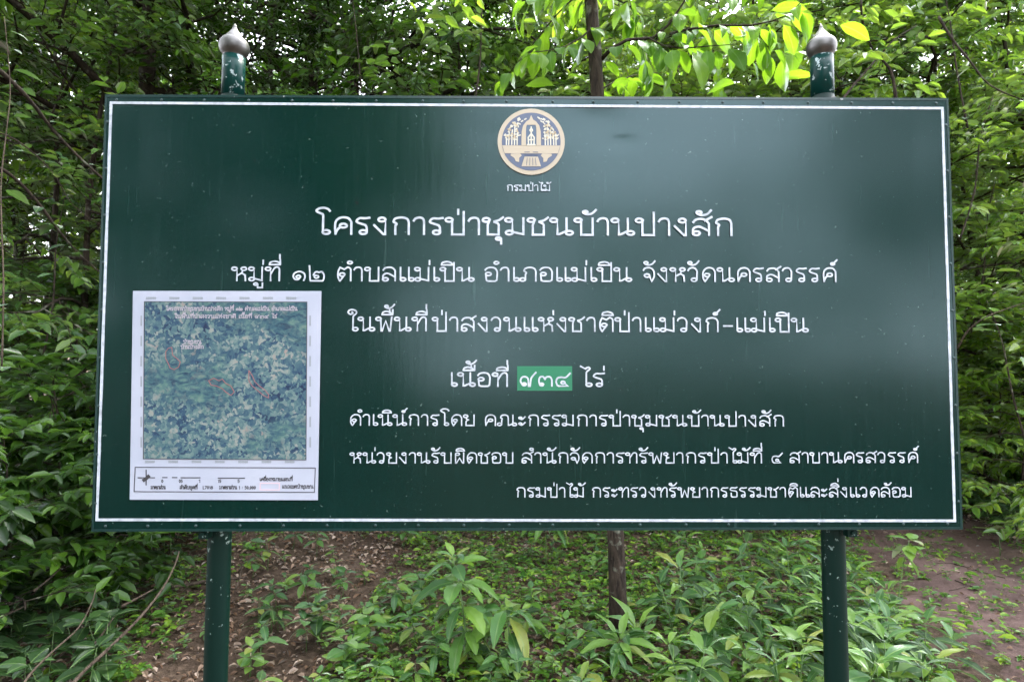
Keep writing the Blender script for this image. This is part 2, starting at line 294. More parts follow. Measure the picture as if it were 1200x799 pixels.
GL = {
 'ก': (.72, [[(.16,0),(.16,.5)] + KO + [(.6,0)]]),
 'ภ': (.80, [C(.12,.12,r_) + [(.24,.12),(.24,.5)] + [(x+.08,z) for x,z in KO] + [(.68,0)]]),
 'ณ': (1.12, [C(.12,.12,r_) + [(.24,.12),(.24,.5)] + [(x*.82+.1,z) for x,z in KO] + [(.6,.04),(.66,.04),(.8,.17)], C(.92,.12,r_,180,540), [(.84,.2),(.84,1)]]),
 'ข': (.66, [TL() + sp((.225,.87),(.2,.72),(.17,.6)) + [(.17,0),(.55,0),(.55,1)]]),
 'ช': (.74, [TL() + sp((.225,.87),(.2,.72),(.17,.6)) + [(.17,0),(.53,0),(.53,.58)] + sp((.5,.66),(.38,.76)), sp((.38,.78),(.54,.86),(.68,1.04))]),
 'ค': (.74, [sp((.13,0),(.11,.4),(.13,.75),(.25,.95),(.4,1),(.55,.93),(.64,.72)) + [(.64,0)], sp((.13,.04),(.2,.3),(.29,.42)), C(.38,.5,r_)]),
 'ด': (.74, [C(.29,.46,r_) + [(.395,.44),(.2,.0)] + sp((.18,.02),(.11,.3),(.12,.7),(.25,.95),(.4,1),(.55,.93),(.64,.72)) + [(.64,0)]]),
 'ต': (.76, [C(.29,.46,r_) + [(.395,.44),(.2,.0)] + sp((.18,.02),(.11,.3),(.12,.7),(.2,.98)) + [(.38,.84),(.52,1)] + sp((.56,.99),(.65,.88),(.66,.72)) + [(.66,0)]]),
 'ง': (.60, [C(.32,.87,r_) + [(.43,.87),(.43,0),(.37,0),(.06,.55)]]),
 'จ': (.62, [C(.2,.42,r_) + [(.31,.4),(.4,0)] + sp((.42,.05),(.51,.35),(.5,.72),(.4,.94),(.24,1),(.1,.94),(.04,.8))]),
 'ท': (.74, [TL() + [(.24,.87),(.24,0)], [(.25,.5)] + sp((.3,.66),(.42,.94),(.54,1),(.62,.9),(.63,.75)) + [(.63,0)]]),
 'ธ': (.62, [sp((.52,1.04),(.4,.95),(.24,.98),(.1,.92),(.08,.76),(.2,.68),(.42,.62),(.5,.5)) + [(.5,.08),(.44,0),(.2,0),(.13,.08),(.13,.42)]]),
 'น': (.80, [TL() + [(.24,.87),(.24,.03),(.30,.03),(.5,.2)], C(.63,.12,r_,180,540), [(.54,.2),(.54,1)]]),
 'บ': (.72, [TL() + [(.22,.87),(.22,0),(.6,0),(.6,1)]]),
 'ป': (.72, [TL() + [(.22,.87),(.22,0),(.6,0),(.6,1.36)]]),
 'ผ': (.74, [C(.26,.87,r_,180,540) + [(.15,.87),(.15,0),(.2,0),(.38,.48),(.56,0),(.62,0),(.62,1)]]),
 'พ': (.84, [TL() + [(.22,.87),(.25,0),(.29,0),(.45,.72),(.61,0),(.65,0),(.72,1)]]),
 'ม': (.74, [TL() + [(.24,.87),(.24,.14)], C(.14,.12,r_), [(.24,.17),(.58,.03)], [(.6,0),(.6,1)]]),
 'ย': (.70, [TL() + sp((.225,.87),(.17,.7),(.16,.6),(.3,.52)), sp((.26,.52),(.16,.42),(.14,.3)) + [(.14,0),(.58,0),(.58,1)]]),
 'ร': (.58, [C(.29,.12,r_) + [(.4,.12),(.4,.42)] + sp((.36,.54),(.1,.7),(.08,.82),(.18,.95),(.34,.94),(.5,.98))]),
 'ล': (.72, [C(.18,.12,r_,0,180) , C(.18,.12,r_,180,360), sp((.075,.12),(.08,.4),(.2,.55),(.34,.52),(.58,.3)), sp((.08,.78),(.16,.94),(.34,1),(.5,.94),(.6,.74)) + [(.6,0)]]),
 'ว': (.58, [C(.29,.12,r_) + [(.4,.12)] + sp((.42,.5),(.42,.75),(.34,.95),(.2,1),(.08,.92),(.03,.78))]),
 'ส': (.74, [C(.18,.12,r_), sp((.075,.12),(.08,.38),(.2,.5),(.34,.48),(.58,.26)), sp((.08,.76),(.16,.92),(.32,.98),(.48,.92),(.6,.7)) + [(.6,0)], [(.46,.86),(.7,1.1)]]),
 'ห': (.76, [TL() + [(.24,.87),(.24,0)], [(.25,.38),(.45,.56),(.5,.76)], C(.54,.87,r_,-110,250), [(.44,.56),(.6,.42),(.62,0)]]),
 'อ': (.68, [C(.2,.52,r_,0,360), sp((.095,.52),(.1,.3)) + [(.12,.05),(.2,0),(.48,0),(.56,.08)] + sp((.57,.3),(.57,.7),(.48,.94),(.3,1),(.14,.94),(.06,.8))]),
 'า': (.50, [sp((.04,.8),(.1,.94),(.22,1),(.34,.94),(.38,.76)) + [(.38,0)]]),
 'ะ': (.48, [C(.12,.72,.08) + sp((.1,.64),(.22,.6),(.38,.84)), C(.12,.18,.08) + sp((.1,.1),(.22,.06),(.38,.3))]),
 'เ': (.36, [[(.11,1),(.11,.12)] + C(.22,.12,r_,180,540)]),
 'แ': (.72, [[(.11,1),(.11,.12)] + C(.22,.12,r_,180,540), [(.47,1),(.47,.12)] + C(.58,.12,r_,180,540)]),
 'โ': (.52, [C(.34,.12,r_,180,540), [(.235,.12),(.235,1.12)] + sp((.22,1.18),(.02,1.36),(.08,1.5),(.24,1.56),(.38,1.5),(.46,1.36))]),
 'ใ': (.46, [C(.34,.12,r_,180,540), [(.235,.12),(.235,1.02)] + sp((.26,1.1),(.38,1.28),(.34,1.46),(.18,1.54),(.04,1.46),(.02,1.3),(.12,1.2),(.22,1.27),(.18,1.36))]),
 'ไ': (.46, [C(.34,.12,r_,180,540), [(.235,.12),(.235,1.02)] + sp((.26,1.1),(.38,1.3),(.32,1.42),(.2,1.32)) + [(.2,1.3),(.0,1.5)]]),
 '๑': (.72, [sp((.56,.02),(.62,.3),(.56,.56),(.36,.68),(.14,.58),(.06,.34),(.14,.12),(.3,.1),(.38,.22)), C(.3,.3,.1)]),
 '๒': (.92, [sp((.1,1.1),(.12,.7),(.14,.1)) + [(.16,0),(.74,0)] + sp((.78,.1),(.8,.4),(.7,.66),(.56,.62),(.46,.66),(.36,.6),(.3,.4)), C(.44,.3,.1)]),
 '๓': (.90, [C(.2,.12,.1) + sp((.1,.12),(.06,.4),(.12,.66),(.28,.7),(.38,.5)), sp((.38,.5),(.44,.66),(.6,.7),(.7,.6),(.74,.4)) + [(.74,0)]]),
 '๔': (.90, [C(.42,.26,.1) + [(.5,.2),(.68,0),(.2,0)] + sp((.12,.06),(.06,.34),(.14,.6),(.34,.66),(.56,.64),(.8,.96))]),
 '๙': (.95, [C(.24,.14,.1) + sp((.13,.14),(.05,.38),(.12,.64),(.28,.70),(.42,.6),(.46,.4)) + [(.47,.0),(.55,.0)] + sp((.57,.3),(.62,.62),(.86,1.02))]),
 '-': (.62, [[(.05,.42),(.57,.42)]]), ' ': (.5, []),
 '0': (.6, [sp((.28,0),(.08,.5),(.28,1),(.48,.5),(.28,0))]), '1': (.4, [[(.08,.8),(.22,1),(.22,0)]]), '5': (.6, [[(.46,1),(.14,1),(.1,.55)] + sp((.1,.55),(.4,.6),(.46,.28),(.3,0),(.08,.08))]),
 '7': (.6, [[(.08,1),(.48,1),(.2,0)]]), '8': (.6, [C(.28,.75,.2), C(.28,.27,.24)]), '6': (.6, [sp((.42,1),(.14,.6),(.08,.25)), C(.28,.25,.2)]), ':': (.3, [[(.1,.2),(.14,.2)], [(.1,.7),(.14,.7)]]), ',': (.3, [[(.14,.05),(.08,-.15)]]),
 'L': (.5, [[(.1,1),(.1,0),(.44,0)]]),
}
UP = {  # zero-width marks, x measured back from the right edge of the consonant before
 'ั': [C(-.46,1.36,.085), sp((-.52,1.28),(-.38,1.2),(-.2,1.26),(-.06,1.5))],
 'ิ': [[(-.56,1.18),(-.08,1.18)], sp((-.56,1.18),(-.52,1.34),(-.32,1.42),(-.14,1.34),(-.08,1.18))],
 'ี': [[(-.56,1.18),(-.08,1.18)], sp((-.56,1.18),(-.52,1.34),(-.32,1.42),(-.14,1.34),(-.08,1.18)), [(-.08,1.22),(-.08,1.55)]],
 'ื': [[(-.56,1.18),(-.08,1.18)], sp((-.56,1.18),(-.52,1.34),(-.36,1.42),(-.2,1.34),(-.08,1.18)), [(-.08,1.22),(-.08,1.55)], [(-.22,1.3),(-.22,1.55)]],
}
TONE = {'่': [[(-.1,1.2),(-.1,1.5)]], '้': [C(-.36,1.36,.075), sp((-.4,1.29),(-.3,1.22),(-.14,1.28),(.0,1.5))], '์': [C(-.22,1.3,.085), sp((-.28,1.22),(-.16,1.38),(-.02,1.6))]}
DOWN = {'ุ': [C(-.22,-.24,.08), [(-.13,-.24),(-.13,-.56)]], 'ู': [C(-.42,-.24,.08), [(-.33,-.24),(-.33,-.5),(-.12,-.5),(-.12,-.16)]]}
def layout(text):
    x = 0; out = []; prev = None; up = False
    for ch in text:
        if ch in GL:
            w_, st = GL[ch]; out += [[(px+x, pz) for px, pz in s] for s in st]; x += w_; prev = ch; up = False
        elif ch == 'ำ':
            out.append([(px+x-.14, pz) for px, pz in C(0, 1.34, .1)])
            w_, st = GL['า']; out += [[(px+x, pz) for px, pz in s] for s in st]; x += w_; prev = ch; up = False
        else:
            dx = -.17 if prev in 'ป' else 0; dz = 0
            if ch in UP: g = UP[ch]; up = True; dx = -.1 if prev in 'ป' else 0
            elif ch in DOWN: g = DOWN[ch]; dx = 0
            else:
                g = TONE[ch]; dz = .42 if up else 0
                if prev in 'ป' and not up: dx = -.20
            out += [[(px+x+dx, pz+dz) for px, pz in s] for s in g]
    return x, out
BY = -.0045                               # front face of the board
def ribbons(geo, strokes, half, y0=BY, lift=.0003):
    for k, s in enumerate(strokes):
        p = [np.array(s[0])]
        for q in s[1:]:
            if np.hypot(*(np.array(q)-p[-1])) > half*.25: p.append(np.array(q, float))
        if len(p) < 2: continue
        n = len(p); d0 = p[1]-p[0]; d0 /= np.hypot(*d0); d1 = p[-1]-p[-2]; d1 /= np.hypot(*d1)
        V = []
        for i in range(n):
            a = p[i]-p[max(i-1, 0)] if i else p[1]-p[0]; b = p[min(i+1, n-1)]-p[i] if i < n-1 else p[-1]-p[-2]
            a = a/np.hypot(*a); b = b/np.hypot(*b); t_ = a+b; l = np.hypot(*t_)
            t_ = t_/l if l > .2 else a; nn = np.array([-t_[1], t_[0]]); mi = min(1.5, 1/max(.3, float(nn @ np.array([-a[1], a[0]]))))
            pt = p[i] - (d0*half*.6 if i == 0 else 0) + (d1*half*.6 if i == n-1 else 0)
            y = y0 - lift - .00005*(k % 9) - .000012*i
            for sgn, yy in ((1, y0+.0001), (.97, y), (-.97, y), (-1, y0+.0001)):
                q = pt + nn*half*mi*sgn; V.append((q[0], yy, q[1]))
        Q = [(i*4+j, i*4+j+1, i*4+j+5, i*4+j+4) for i in range(n-1) for j in range(3)]
        Q += [(0, 3, 2, 1), (n*4-4, n*4-3, n*4-2, n*4-1)]
        geo.add(V, Q)
def line_text(words, px_h, stroke_px, geo=None, y0=BY):
    """words: (text, x0, x1, base y left, base y right) in photograph pixels, mapped on to the board"""
    geo = geo or Geo()
    for text, x0, x1, b0, b1 in words:
        w_, st = layout(text); lo = min(p[0] for s in st for p in s); hi = max(p[0] for s in st for p in s)
        hs = stroke_px/2/417.0
        A = bd(x0+stroke_px/2, b0-stroke_px/2); B = bd(x1-stroke_px/2, b1-stroke_px/2); hz = (px_h-stroke_px)/417.0
        T_ = lambda p: (A[0]+(B[0]-A[0])*(p[0]-lo)/(hi-lo), A[1]+(B[1]-A[1])*(p[0]-lo)/(hi-lo)+p[1]*hz)
        ribbons(geo, [[T_(p) for p in s] for s in st], hs, y0)
    return geo

# ------------------------------------------------------------ the notice board
BW, BH = 1.2, .603
board = thing('notice_board', 'large dark green notice board with white Thai writing on two round posts', 'notice board', (0, 0, 0))
def sub(name, mesh, mat, parent, loc=None): return link(name, mesh, mat, parent, loc)
# panel: thin sheet with folded edge, very slightly wavy, one dent near the top
nx, nz = 160, 80; g = Geo(); V = []
dx_, dz_ = bd(727, 171)
for j in range(nz+1):
    for i in range(nx+1):
        x = -BW+2*BW*i/nx; z = -BH+2*BH*j/nz
        e = min(1, (BW-abs(x))/.1)*min(1, (BH-abs(z))/.1)
        y = BY + e*(.0019+.0009*math.sin(x*5.1+z*3)+.0007*math.sin(z*7.3-x*2.2+1)+.0003*math.sin(x*17+z*5))
        q = ((x-dx_)/.045)**2+((z-dz_-.010)/.014)**2; y += .0045*math.exp(-q)
        q = ((x-dx_+.06)/.10)**2+((z-dz_-.07)/.05)**2; y += .0050*math.exp(-q)
        V.append((x, y, z+SZ))
Q = [(j*(nx+1)+i, j*(nx+1)+i+1, (j+1)*(nx+1)+i+1, (j+1)*(nx+1)+i) for j in range(nz) for i in range(nx)]
g.add(V, Q)
panel = sub('panel', g.mesh('panel'), M['board'], board)
# folded rim of the sheet: four strips butted at the corners
RW = .016
for nm, a, b in (('top', (-BW, BH), (BW, BH)), ('bot', (-BW, -BH), (BW, -BH))):
    g = Geo(); z0 = BH-.0005 if nm == 'top' else -BH-.0065
    g.box((-BW-.001, BY-.0012, z0+SZ), (BW+.001, .030, z0+.007+SZ)); sub('rim', g.mesh('rim', False), M['rim'], panel)
for s_ in (-1, 1):
    g = Geo(); x0 = -BW-.001 if s_ < 0 else BW-.0055
    g.box((x0, BY-.001, -BH+.0006+SZ), (x0+.0065, .030, BH-.0006+SZ)); sub('rim', g.mesh('rim', False), M['rim'], panel)
g = Geo(); g.box((-BW+.002, .0125, -BH+.002+SZ), (BW-.002, .0135, BH-.002+SZ)); sub('back_sheet', g.mesh('back', False), M['rim'], board)
g = Geo()
for z in (-.45, .0, .45): g.box((-BW+.02, .0138, z-.02+SZ), (BW-.02, .029, z+.02+SZ))
sub('back_frame', g.mesh('back_frame', False), M['post'], board)
# white border line
g = Geo(); C4 = [bd(131.5, 121.6), bd(1102.8, 128.0), bd(1117.3, 609.4), bd(115.0, 608.2)]; hw = .0036
for i in range(4):
    a, b = np.array(C4[i]), np.array(C4[(i+1) % 4]); n_ = 24; d = (b-a)/np.hypot(*(b-a)); nn = np.array([-d[1], d[0]])
    e = hw if i % 2 == 0 else -hw
    p = [a-d*e+(b-a+2*d*e)*k/n_ for k in range(n_+1)]; yy = BY-.0011
    V = []
    for k, q in enumerate(p):
        for sg, y in ((-1, BY+.001), (-1, yy), (1, yy), (1, BY+.001)): V.append(((q+nn*hw*(1+.10*math.sin(k*2.3+i)+.06*math.sin(k*5.1+sg))*sg)[0], y, (q+nn*hw*sg)[1]+SZ))
    g.add(V, [(k*4+j, k*4+4+j, k*4+5+j, k*4+1+j) for k in range(n_) for j in range(3)])
sub('border_line', g.mesh('border_line', False), M['white'], panel)
def shift_mesh(geo, name): 
    for v in geo.v: v[:, 2] += SZ
    return geo.mesh(name, False)
YT = BY - .0014
LINES = [
 ([('กรมป่าไม้', 594, 646, 225, 225)], 8, 1.25),
 ([('โครงการป่าชุมชนบ้านปางสัก', 370, 857.5, 276.2, 277.8)], 22.5, 3.0),
 ([('หมู่ที่', 271.5, 330, 330.3, 330.4), ('๑๒', 343.5, 381.5, 330.4, 330.5), ('ตำบลแม่เปิน', 395.6, 556.5, 330.5, 330.8), ('อำเภอแม่เปิน', 567.6, 740.5, 330.8, 331), ('จังหวัดนครสวรรค์', 752.5, 981, 331, 331.4)], 18, 2.2),
 ([('ในพื้นที่', 407.6, 501.3, 388.7, 388.9), ('ป่าสงวนแห่ง', 506, 663.5, 389, 389.3), ('ชาติป่าแม่วงก์', 665.5, 844, 389.3, 389.7), ('-', 846, 858.5, 389.8, 389.8), ('แม่เปิน', 862, 946.7, 389.8, 390)], 18, 2.2),
 ([('เนื้อที่', 528.5, 596, 453.2, 453.4), ('๙๓๔', 609, 669, 453.2, 453.2), ('ไร่', 679, 709, 453.4, 453.5)], 17.5, 2.2),
 ([('ดำเนิน์การโดย', 410.8, 556.4, 498.6, 498.9), ('คณะกรรมการป่าชุมชนบ้านปางสัก', 568.3, 917.6, 499, 499.6)], 13.8, 1.75),
 ([('หน่วยงานรับผิดชอบ', 410, 601.5, 542.6, 542.6), ('สำนักจัดการทรัพยากรป่าไม้ที่', 611, 892.5, 542.6, 542.5), ('๔', 903, 916.5, 542.4, 542.4), ('สาขานครสวรรค์', 924, 1075.8, 542.4, 542)], 13.2, 1.65),
 ([('กรมป่าไม้', 605.2, 686.3, 582.3, 582.3), ('กระทรวงทรัพยากรธรรมชาติและสิ่งแวดล้อม', 693.4, 1066.6, 582.3, 582)], 12.2, 1.55),
]
for ws, h_, s_ in LINES:
    for wd in ws: sub('lettering', shift_mesh(line_text([wd], h_, s_*.88, y0=YT), 'lettering'), M['white'], panel)
def quad_px(geo, pts, y0, th=.0008):
    P = [bd(*p) for p in pts]; geo.prism([(p[0], p[1]+SZ) for p in P], y0-th, y0)
    return geo
g = quad_px(Geo(), [(606, 457.6), (670.3, 457.6), (670.3, 429), (606, 429)], BY-.0002, .001)
sub('number_sticker', g.mesh('number_sticker', False), M['light green sticker'], panel)
# rivets
rv = Geo(); ring = [(.0042*math.cos(a), .0042*math.sin(a)) for a in np.linspace(0, 2*math.pi, 9)[:-1]]
V = [(x, 0, z) for x, z in ring] + [(x*.6, -.0016, z*.6) for x, z in ring] + [(0, -.0021, 0)]
rv.add(V, [(i, (i+1) % 8, 8+(i+1) % 8, 8+i) for i in range(8)], [(8+i, 8+(i+1) % 8, 16) for i in range(8)])
rvm = rv.mesh('rivet')
rr = random.Random(3)
for s_ in (1, -1):
    for k in range(20): sub('rivet', rvm, M['rivet'], panel, (-BW+.035+k*.1225+rr.uniform(-.006, .006), BY-.0006, s_*(BH-.0085)+SZ))
    for k in range(9): sub('rivet', rvm, M['rivet'], panel, (s_*(BW-.008), BY-.0006, -BH+.07+k*.133+SZ))
# posts with turned steel finials
def lathe(prof, k=28):
    g = Geo(); V = [(r*math.cos(2*math.pi*j/k), r*math.sin(2*math.pi*j/k), z) for r, z in prof for j in range(k)]
    return g.add(V, [(i*k+j, i*k+(j+1) % k, (i+1)*k+(j+1) % k, (i+1)*k+j) for i in range(len(prof)-1) for j in range(k)])
PD = 1.6725+.066
for px, tx in ((263.5, 273.5), (973.0, 966.5)):
    base = at(px, 600, PD); top = at(tx, 68, PD); bx = at(px, 430, PD).x + (0 if px < 600 else 0)
    x = (at(264.5, 431, PD).x if px < 600 else at(971.5, 431, PD).x)
    zt = top.z; g = Geo(); k = 24; zs = [-.35, 0, .4, .8, 1.2, 1.6, 2.0, zt-.12]
    g.tube([(0, 0, z) for z in zs], .0318, k)
    post = sub('post', g.mesh('post'), M['post'], board, (x-(.015 if px < 600 else 0), .066, 0)); post.rotation_euler.y = .008 if px < 600 else 0
    g = Geo(); g.tube([(0, 0, zt-.119), (0, 0, zt-.04), (0, 0, zt)], .0321, k); sub('post_top', g.mesh('post_top'), M['post_top'], post)
    prof = [(0, -.002), (.029, -.002), (.030, .004), (.0315, .006), (.0365, .012), (.0405, .020), (.0425, .029), (.0420, .037), (.0395, .045), (.0350, .0515), (.0300, .0560), (.0262, .0580), (.0255, .0600), (.0225, .0650), (.0180, .0710), (.0135, .0770), (.0095, .0830), (.0068, .0880), (.0052, .0915), (.0062, .0935), (.0050, .0960), (.0034, .0985), (.0020, .1020), (0, .104)]
    fin = sub('finial', lathe(prof).mesh('finial'), M['steel'], post, (0, 0, zt))
    g = Geo(); g.box((-.021, -.060, SZ-BH-.030), (.006, -.036, SZ-BH+.05)); g.tube([(-.007, -.061, SZ-BH-.018), (-.007, -.066, SZ-BH-.018)], .006, 8)
    bk = sub('bracket', g.mesh('bracket', False), M['post'], post, (.03 if px > 600 else -.01, 0, 0))
    if px > 600:
        g = Geo(); ang = np.linspace(0, 2*math.pi, 15)[:-1]
        g.prism([(.012*math.cos(a), .012*math.sin(a)+.0) for a in ang], -.004, .0); g.tube([(0, -.004, 0), (0, -.009, 0)], .0055, 8)
        sub('clamp', g.mesh('clamp', False), M['steel'], post, (.012, -.0345, SZ+BH+.014))

# emblem (round seal) printed on a thin disc
em = sub('emblem', None, None, board); ex, ez = bd(622.4, 167.2); em.location = (ex, BY, ez+SZ); ER = 39.7/417
def ring_pts(r, n=48, a0=0, a1=360): return [(r*math.cos(R(a0+(a1-a0)*i/n)), r*math.sin(R(a0+(a1-a0)*i/n))) for i in range(n+(a1-a0 != 360))]
def epart(name, mat, fill): g = Geo(); fill(g); return tag(sub(name, g.mesh(name, False), M[mat], em), kind='stuff' if name in ('tree_motif', 'leaf_motif', 'pedestal_line', 'figure', 'pedestal') else None)
E_ = ER
epart('disc', 'cream emblem paint', lambda g: g.prism(ring_pts(E_, 64), -.0020, 0))
epart('blue_field', 'blue emblem paint', lambda g: g.prism(ring_pts(E_*.875, 64), -.0026, -.0020))
def band(g):
    h0, h1 = -.12*E_, -.36*E_; r = E_*.87
    pts = [(-math.sqrt(r*r-h1*h1), h1), (math.sqrt(r*r-h1*h1), h1), (math.sqrt(r*r-h0*h0), h0), (-math.sqrt(r*r-h0*h0), h0)]
    g.prism(pts, -.0032, -.0026)
epart('ground_band', 'cream emblem paint', band)
def arch(g):
    o = [(.29, -.12), (.29, .1), (.285, .3), (.24, .48), (.15, .6), (.06, .66), (.0, .8)]
    i_ = [(.155, -.12), (.155, .1), (.155, .3), (.15, .42), (.13, .50), (.06, .50), (.0, .50)]
    for s in (1, -1):
        V = [(x*s*E_, y, z*E_) for x, z in o+i_ for y in (-.0038, -.0026)]; n = len(o)
        Q = []
        for k in range(n-1): a, b, c, d = 2*k, 2*k+2, 2*(n+k)+2, 2*(n+k); Q += [(a, b, c, d) if s < 0 else (d, c, b, a), (a, a+1, b+1, b) if s > 0 else (b, b+1, a+1, a)]
        g.add(V, Q)
epart('arch', 'cream emblem paint', arch)
epart('arch_opening', 'dim blue emblem paint', lambda g: g.prism([(x*E_, z*E_) for x, z in [(-.15, -.115), (.15, -.115), (.15, .42), (.12, .495), (-.12, .495), (-.15, .42)]], -.0030, -.0027))
def figure(g):
    st = [[(0, -.08), (0, .3)], [(-.08, -.1), (-.09, .12), (0, .24)], [(.08, -.1), (.09, .12), (0, .24)], [(-.12, -.1), (.12, -.1)], C(0, .34, .035), [(0, .36), (0, .44)], [(-.05, .05), (.05, .05)]]
    ribbons(g, [[(x*E_, z*E_) for x, z in s] for s in st], .0019, -.0031, .0007)
epart('figure', 'pale emblem paint', figure)
rt = random.Random(9)
def trees_motif(g):
    st = []
    for s in (1, -1):
        for x0, h in ((.42, .3), (.50, .5), (.58, .35), (.67, .28), (.74, .2)):
            st.append([(s*x0, -.1), (s*(x0-.005), h*.6), (s*(x0-.02), h)])
        for _ in range(58):
            a = rt.uniform(0, 1); x = .36+.42*rt.random(); z = rt.uniform(.05, .72)
            if math.hypot(x, z) > .8 or (z > .5 and x < .25+.1*rt.random()): continue
            st.append([(s*x, z), (s*(x+rt.uniform(-.05, .05)), z+rt.uniform(-.03, .05))])
        for _ in range(7):
            z = rt.uniform(.62, .78); x = rt.uniform(.14, .40)
            if math.hypot(x, z) < .8: st.append([(s*x, z), (s*(x+.05), z-.03)])
    ribbons(g, [[(x*E_, z*E_) for x, z in s] for s in st], .0017, -.0026, .0007)
epart('tree_motif', 'pale emblem paint', trees_motif)
def leafdots(g):
    st = []
    for s in (1, -1):
        for _ in range(30):
            x = rt.uniform(.4, .76); z = rt.uniform(.08, .6)
            if math.hypot(x, z) < .78: st.append([(s*x, z), (s*(x+.025), z+.02)])
    ribbons(g, [[(x*E_, z*E_) for x, z in s] for s in st], .0015, -.0034, .0006)
epart('leaf_motif', 'ochre emblem paint', leafdots)
def lower(g):
    g.prism([(x*E_, z*E_) for x, z in [(-.29, -.75), (.29, -.75), (.2, -.46), (-.2, -.46)]], -.0034, -.0026)
    for s in (1, -1):
        pts = [(x*s*E_, z*E_) for x, z in [(.33, -.365), (.6, -.37), (.62, -.42), (.5, -.5), (.46, -.6), (.36, -.62), (.36, -.5), (.28, -.42)]]
        if s > 0: pts = pts[::-1]
        g.prism(pts, -.0032, -.0026)
epart('pedestal', 'cream emblem paint', lower)
def slots(g):
    st = [[(-.2, -.32), (-.05, -.32)], [(.05, -.32), (.2, -.32)], [(-.18, -.4), (.18, -.4)]] + [[(x*1.2, -.72), (x, -.5)] for x in (-.12, -.04, .04, .12)]
    ribbons(g, [[(x*E_, z*E_) for x, z in s] for s in st], .0008, -.0034, .0005)
epart('pedestal_line', 'blue emblem paint', slots)

# map poster
mp_ = sub('map_poster', quad_px(Geo(), [(153.7, 584.6), (373.3, 585.2), (377.5, 341.4), (157.5, 341.2)], BY-.0010, .0010).mesh('map_poster', False), M['poster'], board)
PY = BY-.0020
def pm(name, mat, geo): return tag(sub(name, geo.mesh(name, False), M[mat], mp_), kind='stuff' if name in ('grid_numbers', 'caption_text', 'map_title', 'scale_bar', 'forest_outline') else None)
pm('satellite_picture', 'map', quad_px(Geo(), [(169.8, 537), (359.6, 538.2), (360.8, 354.2), (171, 353.7)], PY, .0005))
def px_strokes(st, half_px, y0=PY, lift=.0006):
    g = Geo(); ribbons(g, [[(bd(*p)[0], bd(*p)[1]+SZ) for p in s] for s in st], half_px/417, y0, lift); return g
pm('picture_edge', 'black print', px_strokes([[(171, 353.7), (360.8, 354.2), (359.6, 538.2), (169.8, 537), (171, 353.7)]], .35, PY-.0005))
pm('legend_frame', 'black print', px_strokes([[(160.2, 546.8), (370.4, 547.6), (369.3, 576), (158.9, 575.2), (160.2, 546.8)]], .45))
FO = [[(196,412),(199,408),(203,407),(204,416),(209,420),(213,424),(211,430),(206,433),(201,431),(199,426),(196,420),(196,412)],
      [(246,446),(252,443),(258,446),(262,444),(266,449),(272,452),(276,459),(272,463),(266,459),(262,455),(255,452),(249,451),(246,446)],
      [(293,434),(297,440),(300,447),(305,452),(311,456),(316,462),(316,466),(310,463),(303,457),(297,452),(293,446),(293,434)]]
pm('forest_outline', 'red print', px_strokes(FO, .38, PY-.0006))
g = Geo(); line_text([('โครงการป่าชุมชนบ้านปางสัก หมู่ที่ ๑๒ ตำบลแม่เปิน อำเภอแม่เปิน', 196, 350, 364.5, 364.5), ('ในพื้นที่ป่าสงวนแห่งชาติ เนื้อที่ ๙๓๔ ไร่', 206, 326, 373.3, 373.3), ('ป่าชุมชน', 216, 238, 403, 403), ('บ้านปางสัก', 213, 240, 409, 409)], 4.4, .8, g, PY-.0006)
for v_ in g.v: v_[:, 2] += SZ
pm('map_title', 'pale print', g)
g = Geo(); line_text([('มาตราส่วน', 178, 196, 572.5, 572.5), ('ลำดับชุดที่', 212, 233, 572.5, 572.5), ('L7018', 239, 251, 572.5, 572.5), ('มาตราส่วน 1 : 50,000', 258, 301, 572.5, 572.6),
    ('เครื่องหมายแผนที่', 305.5, 344, 563, 563), ('แนวเขตป่าชุมชน', 331.5, 368.5, 571.5, 571.6), ('0', 190.5, 193, 565, 565), ('05', 211, 215.5, 565, 565), ('1', 234, 236, 565, 565), ('15', 256.5, 260.5, 565, 565), ('5', 279.5, 282, 565, 565)], 4.0, .75, g, PY)
for v_ in g.v: v_[:, 2] += SZ
pm('caption_text', 'black print', g)
g = Geo()
for k in range(7):
    line_text([('550000', 172.5+k*27.3, 184.5+k*27.3, 351.2, 351.2), ('550000', 171.5+k*27.2, 183+k*27.2, 542, 542)], 3.0, .8, g, PY)
for v_ in g.v: v_[:, 2] += SZ
for k in range(7):
    for xx in (167.2, 364.4):
        gg = px_strokes([[(xx, 370.5+k*23.6+j*2.4), (xx, 371.8+k*23.6+j*2.4)] for j in range(5)], .9); g.add(np.concatenate(gg.v), np.concatenate(gg.q))
pm('grid_numbers', 'grey print', g)
pm('scale_bar', 'black print', px_strokes([[(192, 558.8), (197.5, 558.8)], [(203.5, 558.8), (209, 558.8)], [(213.5, 559), (236, 559)], [(257, 559.4), (280, 559.4)], [(173, 549.8), (173, 567.5)], [(163.5, 559), (183, 559)], [(281, 559.5), (288, 559.5)]], .55))
g = px_strokes([[(170, 562), (173, 560), (176, 557)]], 1.9, PY-.0005)
pm('north_mark', 'black print', g)
pm('legend_swatch', 'pink print', px_strokes([[(306.2, 565.4), (328.5, 565.5), (328.3, 573.2), (306, 573), (306.2, 565.4)]], .6))
